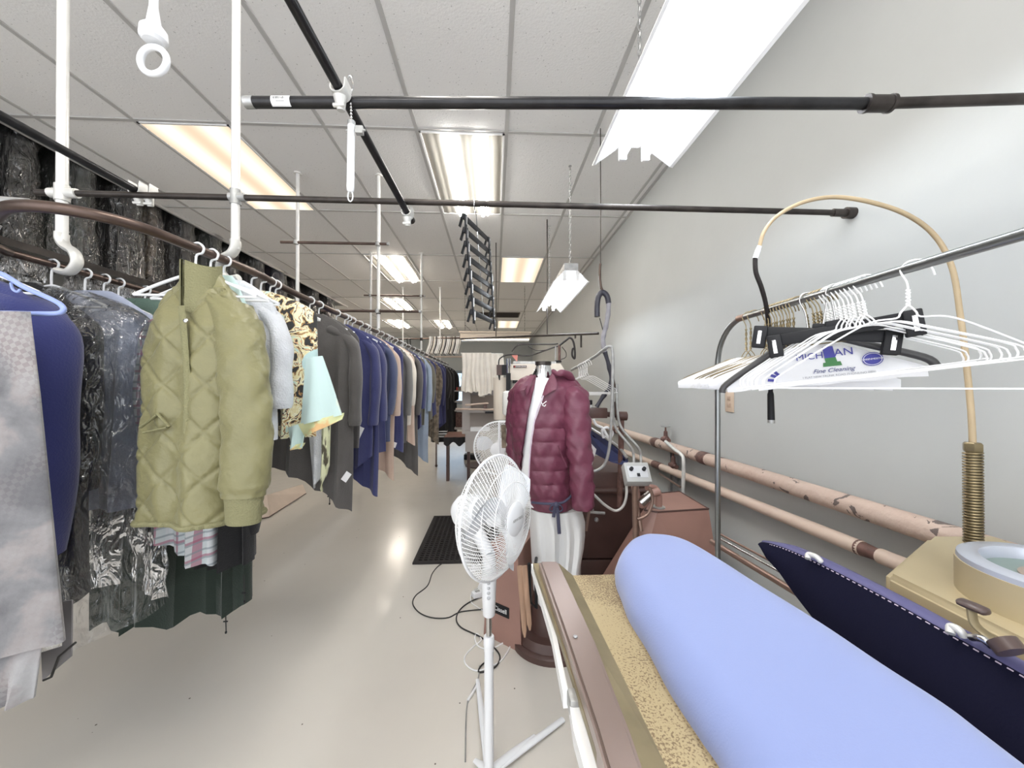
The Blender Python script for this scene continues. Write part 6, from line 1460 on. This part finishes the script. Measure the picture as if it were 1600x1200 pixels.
# cream cloths on a bar
M['cream_cloth'] = mat('cream_cotton', (.86, .80, .72), .85, var=.1, vscale=8, sheen=.2)
b_t = thing('cloth_bar', 'thin pale bar holding the cream cloths', 'bar', PA(750, 553, 4.9)); MB().tube([PA(720, 552, 4.9), PA(786, 553, 4.9)], .008, 8).build('bar', 'clamp_white', b_t)
for i, (u0, u1, vb_) in enumerate(((722, 731, 612), (731, 740, 613), (739, 748, 612), (747, 759, 618), (758, 767, 616), (766, 776, 611), (775, 786, 608))):
    nm = 'cream cloth hanging in the back, ' + ['leftmost of seven', 'second from the left', 'third from the left', 'middle one and longest', 'third from the right', 'second from the right', 'rightmost of seven'][i]
    fl_ = MB(); y0_ = 4.86 + .015 * (i % 2)
    A_ = PA(u0 - .5, 552 + (2 if i > 4 else 0), y0_); B_ = PA(u1 + .5, 552, y0_); zb = PA(u0, vb_, y0_).z; w__ = B_.x - A_.x
    fl_.grid(lambda u, v: V((lerp(A_.x, B_.x, u) + .01 * sin(v * 5 + i), A_.y - .012 * sin(u * pi * 3 + i) * (.3 + v) - .02, lerp(A_.z, zb + .01 * sin(u * 6 + i), v))), 12, 8)
    fl_.grid(lambda u, v: V((lerp(A_.x, B_.x, u) + .01 * sin(v * 5 + i), A_.y + .02 + .01 * sin(u * pi * 3 + i) * (.3 + v), lerp(A_.z, zb + .02, v))), 12, 8)
    fl_.box2((A_.x, A_.y - .02, A_.z - .003), (B_.x, A_.y + .02, A_.z + .006))
    o = fl_.build('cream_cloth', 'cream_cloth', None); tag(o, nm, 'cloth', 'cream cloths on the back bar')
# white finishing machine
M['machine_cream'] = mat('cream_machine', (.80, .72, .62), .35); M['machine_white'] = mat('machine_white', (.82, .82, .78), .35)
t = thing('finishing_machine', 'cream finishing machine with a maker label behind the maroon jacket', 'machine', PC(.25, 3.6, 0))
a = PA(799, 595, 3.4); b_ = PA(873, 568, 3.4); e_ = PA(892, 595, 3.4)
MB().prism([PA(797, 594, 3.4), PA(892, 594, 3.4), PA(876, 568, 3.4), PA(797, 569, 3.4)], FH * .6).build('upper_cabinet', 'machine_cream', t, False)
MB().prism([PA(800, 594, 3.5), PA(860, 594, 3.5), PA(860, 800, 3.5), PA(800, 800, 3.5)], FH * .5).build('body', 'machine_white', t, False)
MB().box2(PA(802, 568.5, 3.45), PA(868, 565, 3.5)).build('top_vent', 'clamp', t, False)
o = slab(802, 571, 823, 574.6, 3.39, .01, 'maker_label', 'brown_paint', t)
text('SANKOSHA', 'lettering', .019, PA(813.5, 572.8, 3.385), _rt, (0, 0, 1), 'paper', t, .0003)
MB().box(PA(804.3, 572.9, 3.384), (.012, .003, .012)).build('label_mark', 'red_cloth', t, False)
slab(791, 583, 798, 617, 3.3, .05, 'black_column', 'black', t); slab(791, 617, 799, 620, 3.3, .05, 'column_foot', 'chrome', t)
slab(801, 594, 809, 599, 3.42, .04, 'switch_box', 'ink', t)
MB().tube([PA(782, 590, 3.5), PA(783, 655, 3.5)], .07, 16).build('side_drum', 'machine_cream', t)
mb = MB(); R3 = R2; mb.box(PA(793, 630, 3.3), (.09, .12, .22), R2, bev=.03); mb.build('white_cover', 'machine_white', t)
MB().tube([PA(793, 560, 3.35), PA(793, 584, 3.35)], .012, 8).tube([PA(797, 560, 3.35), PA(797, 572, 3.35)], .008, 8).build('chrome_rods', 'chrome', t)
t = thing('switch_gear_box', 'brown black control box hanging left of the cream machine', 'control box', PA(786, 579, 3.4))
slab(776, 570, 784, 586, 3.4, .08, 'front', 'brown_paint', t); slab(784, 570, 792, 586, 3.41, .08, 'side', 'black', t)
MB().tube(catmull([PA(779, 570, 3.42), PA(780, 562, 3.42), PA(784, 558, 3.42), PA(789, 556, 3.42)], 5), .006, 8).build('cable', 'ink', t)
MB().tube([PA(780, 586, 3.42), PA(780.5, 594, 3.42)], [.012, .004], 8).build('plug', 'ink', t)
# black hoses and pipes overhead of the machine
def hose(pts, d, r, label, m='rubber', name='air_hose'):
    o = MB().tube(catmull([PA(u, v, d) for u, v in pts], 6), r, 8).build(name, m, None); tag(o, label, 'hose'); return o
hose([(786, 556), (800, 554), (825, 556), (845, 550), (865, 543), (875, 540)], 3.6, .007, 'lower black air hose sagging above the cream machine')
hose([(800, 550), (806, 542), (815, 538), (840, 538), (862, 538), (872, 537)], 3.62, .007, 'upper black air hose above the cream machine')
hose([(825, 541), (832, 545), (840, 548), (852, 547)], 3.58, .004, 'short thin black hose between the two air hoses')
hose([(874, 540), (884, 532), (890, 528), (895, 532), (898, 545), (898, 560), (894, 555), (895, 545), (899, 546)], 3.4, .009, 'dark arched hose with a hook end right of the cream machine')
hose([(878, 542), (884, 550), (884, 558), (876, 562)], 3.5, .004, 'thin black hose curling beside the red brown post')
t = thing('air_line_post', 'dark red brown post standing on the cream machine', 'post', PA(874, 553, 3.5)); MB().tube([PA(874, 539, 3.5), PA(874, 566, 3.5)], .012, 10).build('post', 'rust', t); MB().box(PA(872, 565, 3.5), (.06, .03, .02)).build('foot', 'black', t); MB().tube([PA(868, 540, 3.5), PA(868, 566, 3.5)], .006, 6).build('grey_rod', 'clamp', t)
o = MB().prism([PA(799, 555, 3.45), PA(809, 555, 3.45), PA(808, 565, 3.45)], FH * .01).build('red_flag', mat('salmon_cloth', (.6, .22, .18), .7), None, False); tag(o, 'small salmon red flag on top of the cream machine', 'flag')
# bunch of hangers on the far cross bar
t = thing('far_cross_bar', 'far dark bar carrying a long bunch of hangers under the ceiling lights', 'pipe', PA(660, 529, 6.55))
MB().tube([PA(610, 530, 6.55), PA(722, 528, 6.55)], .012, 8).build('bar', 'brown_pipe', t); MB().tube([PA(636, 529, 6.5), PA(637, 541, 6.5)], .01, 6).tube([PA(641, 529, 6.5), PA(641.5, 541, 6.5)], .01, 6).build('hooks', 'ink', t)
MB().tube([PA(665, 557.5, 6.5), PA(724, 557.5, 6.5)], .012, 8).build('lower_bar', 'pipe_wrap2', t)
fhd = {}
for k_, mm in enumerate(('clamp_white', 'clamp', 'black_knit', 'cream_terry', 'white_plastic', 'dark_pipe')):
    m_ = MB(); m_.tube(catmull([(0, 0, .07), (.004, 0, .03), (0, 0, -.02), (-.012, 0, -.10), (-.03, 0, -.17), (-.036, .0, -.25)], 4), .0085, 6); m_.tube([(-.036, -.16, -.25), (-.0, 0, -.05), (-.036, .16, -.25)], .006, 6); fhd[k_] = m_.data('far_hanger', mm)
x0_ = PA(671, 529, 6.55).x; x1_ = PA(719, 529, 6.55).x
for i in range(34):
    o = bpy.data.objects.new('clothes_hanger', fhd[[0, 4, 1, 0, 2, 3, 0, 1, 5, 4][i % 10]]); C.objects.link(o); o.location = (lerp(x0_, x1_, i / 33), PA(690, 529, 6.55).y, PA(690, 529, 6.55).z - .03)
    tag(o, 'hanger in the dense bunch on the far cross bar under the back ceiling light', 'hanger', 'hangers bunched on the far cross bar')
# low things at the very back
t = thing('grey_table', 'low pinkish grey table with a dark wavy cloth edge at the back', 'table', PA(735, 680, 5.6))
a = PA(706, 674, 6.0); b_ = PA(741, 674, 5.3)
MB().box2((PA(702, 675, 6.0).x, 5.4, a.z - .03), (PA(738, 675, 5.5).x, 6.0, a.z)).build('tabletop', 'pinkbrown', t, False)
MB().box2((PA(704, 675, 6.0).x, 5.5, 0), (PA(704, 675, 6.0).x + .04, 5.6, a.z - .03)).build('leg', 'brown_paint', t, False)
MB().box2((PA(730, 675, 5.5).x, 5.5, 0), (PA(730, 675, 5.5).x + .04, 5.6, a.z - .03)).build('leg', 'brown_paint', t, False)
xa_, xb_ = PA(702, 675, 6.0).x, PA(738, 675, 5.5).x
MB().grid(lambda u, v: V((lerp(xa_, xb_, u), 5.38 + .01 * sin(u * 20), a.z - .005 - v * (.10 + .03 * sin(u * 14)))), 30, 3).build('cloth_edge', 'black_knit', t)
t = thing('white_wire_cart', 'white slatted low cart on the floor behind the last coats', 'cart', PA(692, 680, 6.5))
for v in (672, 675.5, 680): MB().box2((PA(682, v, 6.5).x, 6.4, PA(682, v, 6.5).z - .012), (PA(700, v, 6.5).x, 6.6, PA(682, v, 6.5).z)).build('slat', 'enamel', t, False)
for u in (682, 699): MB().box2((PA(u, 680, 6.5).x, 6.45, .03), (PA(u, 680, 6.5).x + .02, 6.5, PA(u, 671, 6.5).z)).sphere((PA(u, 680, 6.5).x + .01, 6.47, .025), .025, 8).build('leg', 'brown_pipe', t)
o = MB().box2((PA(672, 664, 7.0).x, 6.9, PA(672, 668, 7.0).z), (PA(695, 664, 7.0).x, 7.2, PA(672, 655, 7.0).z), bev=.02).build('red_box', 'red_cloth', None); tag(o, 'red box low behind the far end of the clothes rail', 'box')
t = thing('shelf_unit', 'red brown shelving seen between the black coats and the counter', 'shelf', PA(717, 650, 6.8))
for (v0, v1) in ((610, 612), (627, 629), (641, 643), (668, 671)): slab(710, v0, 724, v1, 6.8, .3, 'shelf_board', 'part', t)
slab(712, 645, 723, 668, 6.85, .2, 'red_panel', 'rust', t)
for i in range(4): o = slab(713 + i * 2.5, 605, 715 + i * 2.5, 610, 6.82, .08, 'small_tin', ['red_cloth', 'mottled_brown', 'rust', 'beige_terry'][i], None); tag(o, 'small %s tin on the top board of the back shelf' % ['bright red', 'mottled brown', 'rust brown', 'pale beige'][i], 'tin')
bx_ = PZ(738, 717, 0); o = MB().box(bx_ + V((0, 0, .05)), (.30, .2, .10), R2, bev=.01).build('black_box', 'black', None)
tag(o, 'black box on the floor at the foot of the counter pedestal', 'box')
t = thing('brown_foot_mat', 'dark brown round floor pad beside the second fan', 'mat', PZ(745, 727, 0)); MB().lathe([(.28, 0), (.28, .015), (0, .015)], PZ(752, 727, 0), (0, 0, 1), 28).build('pad', 'brown_paint', t)
